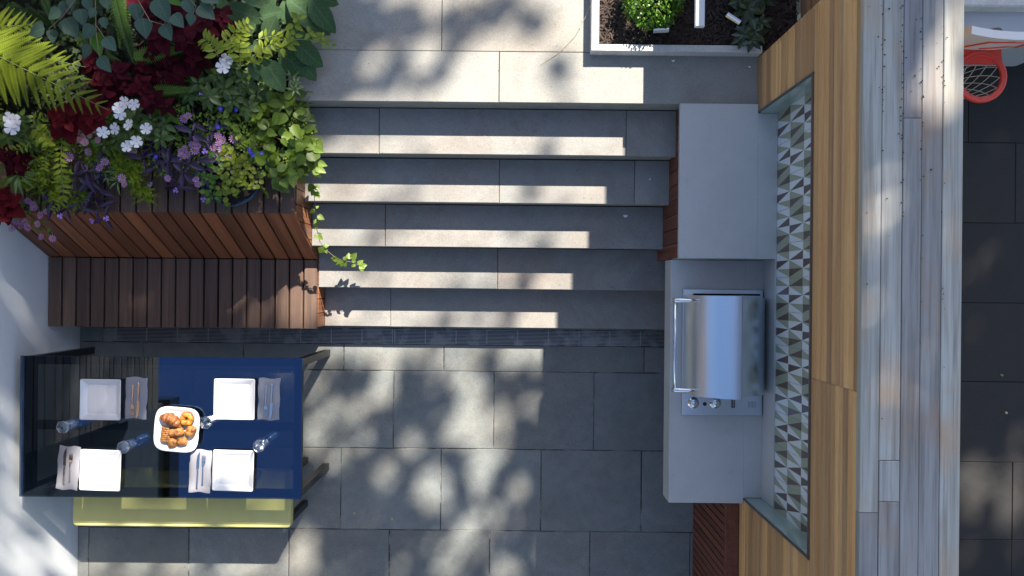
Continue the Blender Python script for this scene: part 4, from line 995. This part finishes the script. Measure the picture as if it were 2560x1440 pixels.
# --- purple heart
ph = [('purple trailing plant with long dusky leaves at the left of the planter front', (210, 460), [(190, 440), (240, 470), (215, 430), (120, 460), (225, 505), (245, 520), (262, 545), (165, 520), (135, 500), (100, 470), (250, 410), (180, 480), (230, 450), (205, 520)]),
      ('purple trailing plant with long dusky leaves in the middle of the planter front', (430, 400), [(375, 370), (420, 405), (500, 385), (530, 355), (455, 430), (405, 360), (390, 420), (510, 420), (440, 465), (470, 410), (520, 330), (550, 400), (400, 395), (360, 395), (540, 320), (480, 330)])]
for lb, base, spots in ph:
    t = plant('purple_heart', lb, *base, 1.0, 'plant', 'purple trailing plants')
    for px, py in spots:
        z = 1.12 if py < 460 else 1.0
        rosette(t, 'leaf', ME['purple'], px, py, z+rnd(-.02, .03), (.07, .135), random.choice((3, 4, 5)), None, (-.45, .25), False, rnd(.85, 1.2))
        stem(t, [P(px+rnd(-20, 20), py-rnd(40, 70), z-.06), P(px+rnd(-8, 8), py-18, z), P(px, py, z)], .0028, M['redstem'])
for t_, fl in ((0, [(150, 540), (230, 550), (266, 545)]), (1, [(505, 238), (512, 378), (376, 462), (508, 499), (545, 300)])): pass
vf = plant('violet_blooms', 'tiny violet blooms at the tips of the purple trailing stems', 380, 440, 1.0, 'flowers')
for px, py in [(151, 540), (230, 552), (266, 546), (505, 236), (512, 378), (376, 462), (508, 499), (440, 476)]: put(vf, 'flower', ME['violet'], P(px, py, 1.04 if py > 430 else 1.16), (rnd(-.5, .5), rnd(-.5, .5), rnd(0, 6)), .017)
cb = plant('lobelia', 'small cobalt blue blooms among the vine leaves', 600, 340, 1.0, 'flowers')
for px, py in [(552, 272), (591, 275), (545, 317), (628, 382), (634, 388), (624, 376), (653, 385), (390, 392)]:
    put(cb, 'flower', ME['cobalt'], P(px, py, 1.16), (rnd(-.5, .5), rnd(-.5, .5), rnd(0, 6)), .014)
    for q in range(3): put(cb, 'leaf', ME['mint'], P(px+rnd(-20, 20), py+rnd(-20, 20), 1.13), (rnd(-.4, .3), 0, rnd(0, 6.28)), .028)
# --- lime feathery foliage
fmb = {}
def tuft_mesh(mat, seed):
    random.seed(seed); mb = MB()
    for s in range(16):
        a = rnd(0, 6.28); el = rnd(.15, 1.2); d = Vector((math.cos(a)*math.cos(el), math.sin(a)*math.cos(el), math.sin(el))); l = rnd(.6, 1.0)
        for q in range(9):
            u = (q+1)/9*l; c = d*u
            for e in range(3):
                n_ = Vector((rnd(-1, 1), rnd(-1, 1), rnd(-.3, 1))).normalized()*.2*(1.1-u*.7); w = d.cross(n_).normalized()*.016; b = len(mb.v)
                mb.v += [tuple(c-w), tuple(c+w), tuple(c+n_)]; mb.face((b, b+1, b+2))
    return mb.mesh('tuft', (mat,))
tufts = [tuft_mesh(LM['feather'], s) for s in (1, 2, 3)]
random.seed(77)
for lb, base, spots in [('feathery lime green foliage near the white wall corner of the planter', (90, 440), [(60, 415), (85, 430), (110, 445), (130, 470), (140, 495), (70, 440), (95, 455), (45, 425), (150, 470), (120, 425), (165, 455), (185, 500), (205, 505), (60, 460), (30, 440), (110, 400), (100, 480), (205, 485), (155, 505), (140, 480)]),
                        ('feathery lime green foliage at the centre of the planter front', (320, 430), [(300, 405), (320, 395), (345, 410), (330, 425), (310, 430), (350, 440), (335, 450), (345, 465), (360, 480), (365, 495), (290, 385), (270, 395), (310, 375), (250, 390), (355, 470), (330, 380), (285, 420), (340, 430), (240, 370), (270, 370), (225, 400)])]:
    t = plant('feathery_plant', lb, *base, 1.0, 'plant', 'lime feathery plants')
    for px, py in spots:
        z = .99 if py > 460 else 1.07
        put(t, 'tuft', random.choice(tufts), P(px, py, z), (rnd(-.4, .4), rnd(-.4, .4), rnd(0, 6)), rnd(.075, .115))
# --- golden sprigs
sp = plant('golden_creeper', 'yellow-green creeper sprigs hanging in front of the purple leaves', 150, 400, 1.0, 'plant')
def sprig(t, pts, z, n, l, me='lime'):
    pts = [P(*q, z) for q in pts]; stem(t, pts, .0022)
    for i in range(n):
        u = (i+.5)/n*(len(pts)-1); k_ = min(int(u), len(pts)-2); q = pts[k_].lerp(pts[k_+1], u-k_); d = pts[k_+1]-pts[k_]; yaw = math.atan2(-d.x, d.y)
        for s in (-1, 1):
            ll = l*rnd(.8, 1.15)/420*(1.1-.4*i/n); put(t, 'leaf', ME[me], q+Vector((0, 0, rnd(0, .01))), (rnd(-.2, .3), rnd(-.3, .3), yaw+s*rnd(.9, 1.5)), ll)
sprig(sp, [(155, 345), (152, 400), (156, 450), (160, 495)], 1.17, 11, 26); sprig(sp, [(160, 490), (150, 515), (132, 528)], 1.05, 5, 17); sprig(sp, [(125, 360), (115, 395), (112, 425)], 1.15, 7, 18)
sprig(sp, [(130, 330), (90, 350), (50, 372), (5, 382)], 1.18, 12, 20); sprig(sp, [(90, 320), (115, 345), (125, 365)], 1.18, 7, 24, 'limefat'); sprig(sp, [(80, 300), (100, 300), (110, 292)], 1.17, 4, 20)
lv_ = plant('lime_vine', 'yellow-green leafy shoots beside the large felted leaves', 620, 110, 1.0, 'plant')
for pts, n, l in (([(560, 110), (600, 75), (625, 60)], 7, 26), ([(545, 140), (530, 110), (508, 95)], 7, 30), ([(620, 150), (660, 120), (695, 105)], 6, 24), ([(600, 160), (600, 120), (610, 85)], 7, 30), ([(640, 100), (690, 88), (700, 95)], 6, 20), ([(590, 130), (570, 105), (600, 60)], 7, 24)): sprig(lv_, pts, 1.30, n, l, 'lime')
for px, py, l in ((610, 138, 40), (600, 120, 36), (715, 112, 26), (705, 118, 30), (655, 140, 32), (735, 60, 34), (745, 45, 30), (722, 100, 26), (735, 90, 26), (775, 82, 24), (785, 86, 22), (800, 97, 22), (812, 104, 20), (808, 92, 18), (827, 115, 14)): rosette(lv_, 'leaf', ME['limefat'], px, py, 1.3, (l*.6/430, l/430), 3, None, (-.3, .2), False)
stem(lv_, [P(615, 165, 1.2), P(680, 105, 1.29), P(700, 100, 1.3), P(750, 98, 1.3), P(800, 102, 1.3), P(835, 107, 1.3)], .002)
va = plant('variegated_tuft', 'small cream-edged leafy tuft at the terrace edge of the planter', 733, 205, 1.05, 'plant')
for px, py, n in ((728, 195, 8), (738, 208, 8), (735, 222, 6), (665, 205, 5), (45, 432, 12), (275, 440, 9), (250, 430, 8)): 
    if px > 600: rosette(va, 'leaf', ME['varieg'], px, py, 1.2, (.035, .06), n, None, (0, .5), False, 1.4)
vs_ = plant('striped_grass', 'arching striped strap leaves at the left end of the planter front', 45, 435, 1.0, 'plant'); rosette(vs_, 'leaf', ME['varieg'], 45, 435, 1.14, (.10, .14), 14, None, (0, .45), False, 1.1)
vs2 = plant('striped_grass', 'striped strap leaves between the purple leaves and centre feathery foliage', 265, 440, 1.0, 'plant')
for px, py in ((245, 395), (270, 440), (255, 430), (290, 452), (230, 425)): rosette(vs2, 'leaf', ME['varieg'], px, py, 1.1, (.05, .09), 6, None, (-.2, .3), False, 1.1)
# --- potted golden plant
PTC = P(578, 440, 1.07)
pot = thing('planted_pot', 'round blue glazed pot of golden round-leaved creeper on the planter ledge', 'pot', (PTC.x, PTC.y, PZ+.001))
MB().lathe([(.001, 0), (.10, 0), (.13, .02), (.165, .09), (.178, .125), (.176, .132), (.184, .136), (.184, .144), (.180, .147), (.186, .152), (.186, .160), (.180, .162), (.168, .158), (.162, .135), (.001, .13)], 44).build('pot', M['potblue'], pot, True)
MB().lathe([(.163, .137), (.10, .142), (.001, .144)], 24).build('soil', M['soil'], pot)
random.seed(31)
for i in range(290):
    a = rnd(0, 6.28); r_ = .19*math.sqrt(random.random()); x, y = r_*math.cos(a), r_*math.sin(a)
    gold = (x > -.04)
    if y < -.08 and x > .0 and r_ > .12: continue
    z = .155+.07*(1-(r_/.2)**2)+rnd(0, .035)
    ob('leaflet', ME['jenny'] if gold else ME['mint'], pot, (x, y, z), (rnd(-.35, .35), rnd(-.35, .35), rnd(0, 6.28)), rnd(.022, .038) if gold else rnd(.024, .042))
def trail(t, pts, z0, z1, n, l, me, name='leaflet'):
    ps = [P(*q, z0+(z1-z0)*i/(len(pts)-1)) for i, q in enumerate(pts)]; stem(t, ps, .0012)
    for i in range(n):
        u = i/(n-1)*(len(ps)-1)*.999; k_ = int(u); q = ps[k_].lerp(ps[k_+1], u-k_)
        for s in (-1, 1): put(t, name, ME[me], q, (rnd(-.2, .2), 0, rnd(0, 6.28)), rnd(.8, 1.1)*l)
trail(pot, [(610, 470), (575, 505), (568, 535)], 1.1, .96, 8, .018, 'mint'); trail(pot, [(620, 430), (650, 460), (667, 490)], 1.12, 1.0, 8, .018, 'jenny'); trail(pot, [(615, 410), (640, 430), (652, 445)], 1.14, 1.1, 7, .022, 'jenny'); trail(pot, [(630, 395), (650, 405), (668, 415)], 1.14, 1.1, 6, .022, 'mint')
# --- vine mass
vn = plant('vine', 'dense leafy green vine covering the right corner of the planter beside the steps', 700, 330, 1.0, 'vine')
random.seed(99); poly = [(585, 215), (640, 205), (700, 225), (735, 210), (742, 260), (770, 310), (785, 350), (800, 400), (770, 430), (735, 460), (700, 465), (665, 430), (640, 400), (600, 370), (560, 330), (555, 270)]
def inside(x, y):
    c = False; n = len(poly)
    for i in range(n):
        (x0, y0), (x1, y1) = poly[i], poly[(i+1) % n]
        if (y0 > y) != (y1 > y) and x < (x1-x0)*(y-y0)/(y1-y0)+x0: c = not c
    return c
cnt = 0
while cnt < 235:
    x, y = rnd(550, 805), rnd(200, 470)
    if not inside(x, y): continue
    cnt += 1; e = 1-min(1, (x-550)/250); big = (x > 640)
    z = 1.02+rnd(0, .17); l = rnd(.055, .10) if big else rnd(.03, .06)
    put(vn, 'leaf', random.choice((ME['vine'], ME['vine'], ME['vine2'])), P(x, y, z), (rnd(-.5, .15), rnd(-.4, .4), rnd(0, 6.28)), (l*rnd(.9, 1.15), l, l))
for i in range(16):
    x, y = rnd(600, 760), rnd(230, 430); stem(vn, [P(x, y, 1.05), P(x+rnd(-40, 40), y+rnd(-30, 30), 1.12), P(x+rnd(-60, 60), y+rnd(-50, 50), 1.1)], .0018, M['twig'], 'runner')
for b, tip, k_ in [((790, 420), (815, 432), 'limevine'), ((780, 415), (806, 405), 'limevine'), ((785, 425), (800, 448), 'limevine'), ((795, 405), (818, 415), 'limevine'), ((790, 400), (800, 385), 'limevine'), ((775, 400), (800, 395), 'vine'), ((780, 430), (812, 424), 'limevine'), ((770, 395), (792, 380), 'limevine'), ((760, 330), (790, 310), 'vine'), ((765, 345), (795, 345), 'vine'), ((770, 360), (790, 375), 'vine2'),
                   ((700, 440), (680, 475), 'vine'), ((710, 445), (712, 480), 'vine'), ((700, 430), (665, 440), 'vine'), ((715, 430), (735, 460), 'vine'), ((690, 400), (680, 380), 'vine2'), ((755, 420), (770, 440), 'vine'), ((690, 455), (700, 480), 'vine2'), ((730, 425), (733, 470), 'limevine')]:
    leaf_bt(vn, 'leaf', ME[k_], b, tip, 1.1, rnd(-.3, .1), rnd(-.4, .4), 1.1)
tv = thing('trailing_vine', 'single vine runner with pale leaves trailing from the planter onto the steps', 'vine', P(785, 440, 1.0))
tp = [(785, 430, 1.02), (783, 470, .95), (788, 510, .88), (793, 540, .82), (791, 570, .76), (800, 605, .70), (815, 625, .66), (840, 645, .60), (858, 652, .56)]
stem(tv, [P(*q) for q in tp], .0022, M['twig'], 'runner'); stem(tv, [P(858, 652, .56), P(880, 655, .54), P(905, 668, .52)], .0018, M['twig'], 'runner')
for b, tip, z, k_ in [((783, 460), (770, 480), .97, 'vine'), ((784, 465), (800, 475), .95, 'vine'), ((785, 475), (778, 490), .95, 'vine'), ((787, 480), (800, 495), .93, 'vine'), ((788, 525), (773, 532), .86, 'limevine'), ((789, 520), (797, 515), .88, 'limevine'), ((793, 540), (812, 546), .83, 'vine'), ((791, 548), (783, 560), .81, 'limevine'), ((792, 555), (801, 558), .8, 'limevine'), ((790, 558), (788, 574), .79, 'limevine'), ((795, 588), (806, 600), .74, 'limevine'), ((794, 585), (806, 586), .74, 'limevine'), ((792, 588), (785, 596), .74, 'limevine'),
                      ((808, 618), (796, 633), .68, 'vine2'), ((810, 616), (822, 612), .68, 'vine2'), ((812, 622), (818, 634), .67, 'vine'), ((845, 648), (825, 645), .6, 'vine'), ((850, 650), (838, 662), .58, 'vine'), ((855, 652), (850, 668), .57, 'vine2'), ((858, 650), (868, 640), .57, 'vine'), ((860, 655), (866, 668), .56, 'vine'), ((872, 648), (873, 630), .56, 'vine'), ((878, 648), (892, 632), .55, 'vine'), ((880, 650), (890, 655), .55, 'vine2'), ((888, 660), (878, 668), .54, 'limevine'), ((895, 662), (908, 650), .53, 'limevine'), ((900, 665), (918, 662), .53, 'vine'), ((902, 668), (908, 680), .53, 'vine'), ((898, 664), (912, 672), .53, 'limevine')]:
    leaf_bt(tv, 'leaf', ME[k_], b, tip, z, rnd(-.3, .1), rnd(-.4, .4), 1.25)
# --- shaded undergrowth
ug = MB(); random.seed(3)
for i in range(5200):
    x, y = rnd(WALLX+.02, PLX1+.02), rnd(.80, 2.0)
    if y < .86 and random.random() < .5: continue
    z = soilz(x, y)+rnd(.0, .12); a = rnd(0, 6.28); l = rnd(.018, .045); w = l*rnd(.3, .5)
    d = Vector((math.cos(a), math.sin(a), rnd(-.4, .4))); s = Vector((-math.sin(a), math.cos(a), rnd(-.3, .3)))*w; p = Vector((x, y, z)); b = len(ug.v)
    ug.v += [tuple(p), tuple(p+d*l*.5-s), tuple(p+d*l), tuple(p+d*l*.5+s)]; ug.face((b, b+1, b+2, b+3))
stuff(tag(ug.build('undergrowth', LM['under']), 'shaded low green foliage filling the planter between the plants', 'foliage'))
fl2 = MB(); random.seed(17)
for (xa, ya, xb, yb, n_, zl, zh) in ((440, 240, 650, 430, 1500, 1.03, 1.14), (190, 330, 430, 440, 900, 1.03, 1.11), (0, 330, 190, 470, 1000, 1.02, 1.12), (600, 60, 740, 200, 350, 1.1, 1.2), (660, 220, 780, 440, 700, 1.0, 1.12)):
    for i in range(n_):
        p = P(rnd(xa, xb), rnd(ya, yb), rnd(zl, zh))
        if noise.noise((p.x*9, p.y*9, 1.7)) < -.12: continue
        a = rnd(0, 6.28); l = rnd(.010, .026); w = l*rnd(.25, .42)
        d = Vector((math.cos(a), math.sin(a), rnd(-.4, .4))); s = Vector((-math.sin(a), math.cos(a), rnd(-.4, .4)))*w; b = len(fl2.v)
        fl2.v += [tuple(p), tuple(p+d*l*.5-s), tuple(p+d*l), tuple(p+d*l*.5+s)]; fl2.face((b, b+1, b+2, b+3))
stuff(tag(fl2.build('fine_foliage', mat_leaf('fine_lime_foliage', (.085,.145,.010), (.16,.215,.018), None, .55, .3, .3)), 'fine yellow-green leaflets mingling between the larger planter plants', 'foliage'))
# --- shrub and leathery plants in the mulch bed
SC = P(1632, -6, 1.24)
sh = thing('clipped_shrub', 'round bright green clipped shrub in the mulch bed', 'shrub', (SC.x, SC.y, TERZ+.03))
sm = MB(); random.seed(8)
for i in range(2600):
    a = rnd(0, 6.28); cz = rnd(-.5, 1); rr = math.sqrt(1-cz*cz); r_ = .168*rnd(.78, 1.04)*(1+.24*noise.noise((math.cos(a)*2.3, math.sin(a)*2.3, cz*2)))
    n_ = Vector((rr*math.cos(a), rr*math.sin(a), cz)); p = n_*Vector((r_, r_, r_*.72)).x+Vector((0, 0, .12)); p.z = .12+n_.z*r_*.62; q = Vector((rnd(-1, 1), rnd(-1, 1), rnd(-1, 1))); d = (n_*.6+q*.8).normalized(); s = d.cross(q).normalized()
    l = rnd(.014, .026); b = len(sm.v); sm.v += [tuple(p), tuple(p+d*l*.5-s*l*.36), tuple(p+d*l), tuple(p+d*l*.5+s*l*.36)]; sm.face((b, b+1, b+2, b+3))
stuff(sm.build('crown', LM['box'], sh)); MB().tube([(0, 0, 0), (0, 0, .2)], [.014, .008], 7).build('trunk', M['bark'], sh)
for q in range(9): a = rnd(0, 6.28); MB().tube([(0, 0, .08), (.07*math.cos(a), .07*math.sin(a), .16), (.13*math.cos(a), .13*math.sin(a), .22)], [.006, .004, .002], 5).build('limb', M['bark'], sh)
for lb, px, py, ros in (('dark leathery leaved plant by the tilted marker', 1870, 20, [(1870, 20, 46), (1905, -5, 40), (1850, -5, 40)]), ('dark leathery leaved plant at the corner of the bed near the cedar wall', 1890, 80, [(1888, 78, 48), (1860, 85, 34), (1905, 55, 30), (1880, 100, 30)])):
    t = thing('leathery_plant', lb, 'plant', P(px, py, TERZ+.04), 0, 'dark leathery plants')
    for x, y, l in ros: rosette(t, 'leaf', ME['rhodo'], x, y, 1.22, (l*.75/425, l*1.05/425), 7, None, (-.3, .2), True, 1.1); rosette(t, 'leaf', ME['rhodo'], x, y, 1.24, (l*.35/425, l*.6/425), 4, None, (0, .4), False, 1.1)

# ================================================================ shade tree up the garden (its crown dapples the patio)
lit = []                                                  # (x, y, rx, ry, openness) on the level of the patio, along the sun
def opn(px, py, rx, ry, v, z=0.0):
    p = P(px, py, z); k_ = (CAMH-z)/FPX; lit.append((p.x-SUNV.x*z, p.y-SUNV.y*z, rx*k_*1.08, ry*k_*1.08, v))
for i in range(6):                                        # steps and terrace stand mostly in the sun
    z = RISE*(i+1); yb = (820, 722, 616, 504, 388, 200)[i]; opn(1180, yb-30, 560, 75 if i < 5 else 150, 1, z)
opn(1180, 60, 560, 150, 1, TERZ)
for q in [(930, 50, 120, 62, .03), (850, 60, 90, 90, .05), (830, 190, 110, 75, .25), (800, 225, 90, 50, .10), (1240, 28, 75, 36, .12), (1320, 45, 40, 40, .1), (1110, 90, 60, 34, .2), (960, 215, 40, 26, .25), (1070, 170, 60, 28, .25), (1125, 178, 34, 26, .2), (1000, 165, 45, 25, .2), (1390, 178, 26, 36, .08), (1395, 250, 26, 18, .4), (1050, 232, 26, 30, .35), (1150, 30, 40, 30, .3)]: opn(*q, TERZ)
for q in [(1360, 370, 26, 22, .2), (1445, 375, 18, 22, .4), (1030, 372, 40, 20, .35), (860, 370, 50, 30, .35)]: opn(*q[:4], .3+.7*q[4], 5*RISE)
for q in [(1310, 492, 24, 22, .35), (1400, 492, 26, 22, .35), (1000, 492, 40, 22, .55), (830, 490, 30, 20, .5)]: opn(*q[:4], .3+.7*q[4], 4*RISE)
for q in [(980, 598, 50, 22, .5), (1345, 600, 34, 20, .4), (1220, 600, 30, 20, .6)]: opn(*q[:4], .3+.7*q[4], 3*RISE)
for q in [(960, 700, 40, 22, .6), (1215, 700, 26, 24, .15), (1160, 712, 22, 14, .2), (1310, 700, 26, 22, .3)]: opn(*q[:4], .3+.7*q[4], 2*RISE)
for q in [(950, 802, 26, 22, .25), (1115, 802, 24, 24, .15), (1185, 802, 22, 24, .35), (1290, 806, 34, 20, .3), (1370, 802, 20, 20, .4)]: opn(*q[:4], .3+.7*q[4], RISE)
for q in [(820, 882, 40, 24, .8), (868, 905, 40, 30, .45), (966, 892, 50, 42, 1), (960, 965, 32, 52, .95), (1046, 895, 34, 32, .8), (1074, 952, 30, 32, .6), (1120, 936, 20, 22, .55), (1167, 968, 40, 46, 1), (1183, 1030, 66, 62, 1), (1122, 1033, 34, 34, .85), (1195, 1090, 76, 44, 1), (1250, 1077, 28, 40, .9), (1255, 1017, 54, 28, .65), (1324, 1025, 34, 38, .45), (1312, 886, 48, 28, .95), (1340, 912, 28, 24, .7), (1223, 900, 44, 24, .5),
          (812, 1029, 54, 54, .85), (873, 1053, 28, 44, .7), (901, 1000, 20, 28, .6), (913, 1100, 28, 28, .7), (792, 1085, 32, 44, .7), (792, 960, 34, 34, .7), (1030, 1105, 28, 40, .85), (965, 1134, 32, 28, .5), (836, 1142, 40, 38, .75), (917, 1178, 22, 34, .7), (965, 1198, 24, 48, .7), (1082, 1226, 48, 46, 1), (1203, 1198, 32, 44, .95), (1207, 1138, 32, 24, .6), (1243, 1158, 22, 22, .5), (1292, 1234, 22, 32, .6), (1155, 1299, 38, 34, .85), (1223, 1287, 48, 38, .9),
          (1292, 1315, 30, 28, .65), (1187, 1355, 60, 34, .9), (1255, 1424, 40, 34, .95), (1348, 1371, 20, 32, .55), (1098, 1383, 26, 42, .7), (1118, 1428, 44, 24, .8), (1046, 1380, 28, 32, .45), (998, 1424, 26, 24, .5), (752, 1363, 36, 54, .9), (780, 1420, 44, 34, .85), (885, 1424, 30, 30, .7), (830, 1424, 24, 24, .6), (450, 1432, 300, 30, .95), (300, 1380, 30, 40, .3),
          (2440, 820, 18, 28, .7), (2430, 1215, 46, 74, .95), (2530, 1230, 46, 95, .95), (2478, 640, 34, 34, .45), (2450, 680, 20, 24, .4), (2440, 1370, 34, 34, .6), (2540, 1380, 24, 40, .7), (2550, 1090, 20, 40, .4)]: opn(*q[:4], q[4] if q[4] > .9 else q[4]*.85)
for q in [(585, 1175, 100, 95, 1), (250, 1174, 80, 72, 1), (588, 1000, 76, 72, 1), (500, 1180, 54, 80, 1), (443, 1075, 70, 70, 1), (300, 1030, 22, 22, .7), (215, 1010, 22, 18, .55), (255, 985, 18, 18, .4), (335, 1010, 14, 18, .5), (672, 1000, 32, 60, .15), (660, 1105, 30, 34, .9), (335, 1107, 30, 26, .8), (175, 1175, 30, 55, .3), (520, 1050, 26, 26, .9), (700, 1180, 50, 60, .8), (60, 1180, 40, 60, .6)]: opn(*q, TZ)
for q in [(660, 1285, 70, 40, .9), (450, 1285, 60, 40, .8), (310, 1285, 90, 40, .65), (540, 1300, 30, 40, .3)]: opn(*q, .46)
for q in [(760, 740, 40, 90, 1), (690, 800, 40, 24, .8), (630, 812, 40, 18, .6)]: opn(*q, SZ)
for q in [(90, 190, 150, 110, .8), (180, 300, 90, 60, .5), (220, 240, 60, 40, .7), (310, 300, 80, 60, .45), (30, 310, 40, 40, .6), (150, 390, 50, 50, .5), (90, 420, 50, 40, .2), (340, 420, 50, 40, .2), (600, 425, 60, 45, .45), (700, 400, 90, 90, .45), (795, 420, 40, 50, 1), (700, 300, 90, 90, .28), (730, 150, 70, 60, .35), (610, 100, 60, 60, .3), (320, 60, 40, 60, .7), (560, 160, 30, 30, .6), (490, 370, 60, 40, .25), (70, 560, 60, 30, .08), (530, 90, 60, 40, .2)]: opn(*q, 1.12)
for q in [(700, 490, 50, 60, .8), (650, 500, 30, 40, .5)]: opn(*q, PZ)
for q in [(2385, 80, 36, 90, .95), (2330, 150, 34, 60, .6), (2350, 235, 56, 60, .85), (2230, 465, 28, 70, .85), (2240, 860, 24, 70, .35), (2390, 1000, 24, 60, .3), (2170, 780, 20, 60, .3), (2180, 260, 30, 60, .4), (2300, 900, 90, 200, .08), (2180, 560, 30, 60, .4), (2390, 560, 24, 60, .5), (2190, 1350, 40, 90, .35)]: opn(*q, 2.42)
for px, py, rx, ry, v, z in [(40, 1330, 56, 46, .72, .75), (100, 1310, 44, 50, .55, .5), (150, 1390, 40, 46, .75, .2), (60, 1430, 56, 30, .75, .6), (20, 1230, 34, 40, .5, .84), (20, 1000, 26, 40, .6, .85), (40, 1120, 40, 40, .6, .8), (150, 1270, 30, 40, .6, .3), (30, 700, 20, 40, .5, .84), (70, 760, 24, 30, .35, .7)]: opn(px, py, rx, ry, v, z)
lit.append((-4.45, -3.0, .75, 1.0, .9))
def openness(x, y):
    v = .02
    for cx_, cy_, rx, ry, val in lit:
        d = math.hypot((x-cx_)/rx, (y-cy_)/ry)
        if d < 1.15: t_ = min(1, (1.15-d)/.28); v = v+(val-v)*t_
    return v
tr_ = thing('shade_tree', 'tall leafy shade tree standing up the garden beyond the terrace', 'tree', (6.4, 11.8, TERZ-.03))
cm = MB(); random.seed(42); TL = tr_.location
def crown_leaf(p):
    a = rnd(0, 6.28); d = Vector((math.cos(a), math.sin(a), rnd(-.5, .5))).normalized(); n_ = (SUNV.normalized()+Vector((rnd(-1, 1), rnd(-1, 1), rnd(-1, 1)))*.55).normalized(); d = (d-n_*d.dot(n_)).normalized(); s = d.cross(n_)
    l = rnd(.065, .095); w = l*.62; b = len(cm.v); q = p-TL
    cm.v += [tuple(q-d*l), tuple(q-d*l*.2-s*w), tuple(q+d*l), tuple(q-d*l*.2+s*w)]; cm.face((b, b+1, b+2, b+3))
keep = 0
for i in range(40000):
    x, y = rnd(-5.0, 5.3), rnd(-3.6, 2.4); v = openness(x, y)
    if random.random() > -math.log(max(v, .018))/4.0: continue
    ex = ((x+.8)/4.6)**2+((y+.4)/3.2)**2
    h = rnd(10.6, 12.8)+.6*(1-min(1, ex)); crown_leaf(Vector((x+SUNV.x*h, y+SUNV.y*h, h)))
stuff(cm.build('crown', M['crown'], tr_))
MB().tube([(0, 0, 0), (-.1, .05, 2.0), (-.3, -.1, 4.2), (-.6, -.2, 9.4)], [.28, .22, .19, .10], 12).build('trunk', M['bark'], tr_, True)
for q in range(60):
    hx2 = rnd(-4.0, 2.0); hy2 = rnd(-2.2, 1.4); h = rnd(10.8, 11.8); e_ = Vector((hx2+SUNV.x*h, hy2+SUNV.y*h, h))-TL; s_ = Vector((-.3, -.1, rnd(5.0, 8.2)))
    def _shade(p): p = p+TL; return openness(p.x-SUNV.x*p.z, p.y-SUNV.y*p.z)
    mid_ = s_.lerp(e_, .5)+Vector((0, 0, .5))
    if max([_shade(s_.lerp(mid_, w_/8)) for w_ in range(9)]+[_shade(mid_.lerp(e_, w_/8)) for w_ in range(9)]) > .3: continue
    MB().tube([s_, s_.lerp(e_, .5)+Vector((0, 0, .5)), e_], [.08, .05, .015], 7).build('limb', M['bark'], tr_, True)
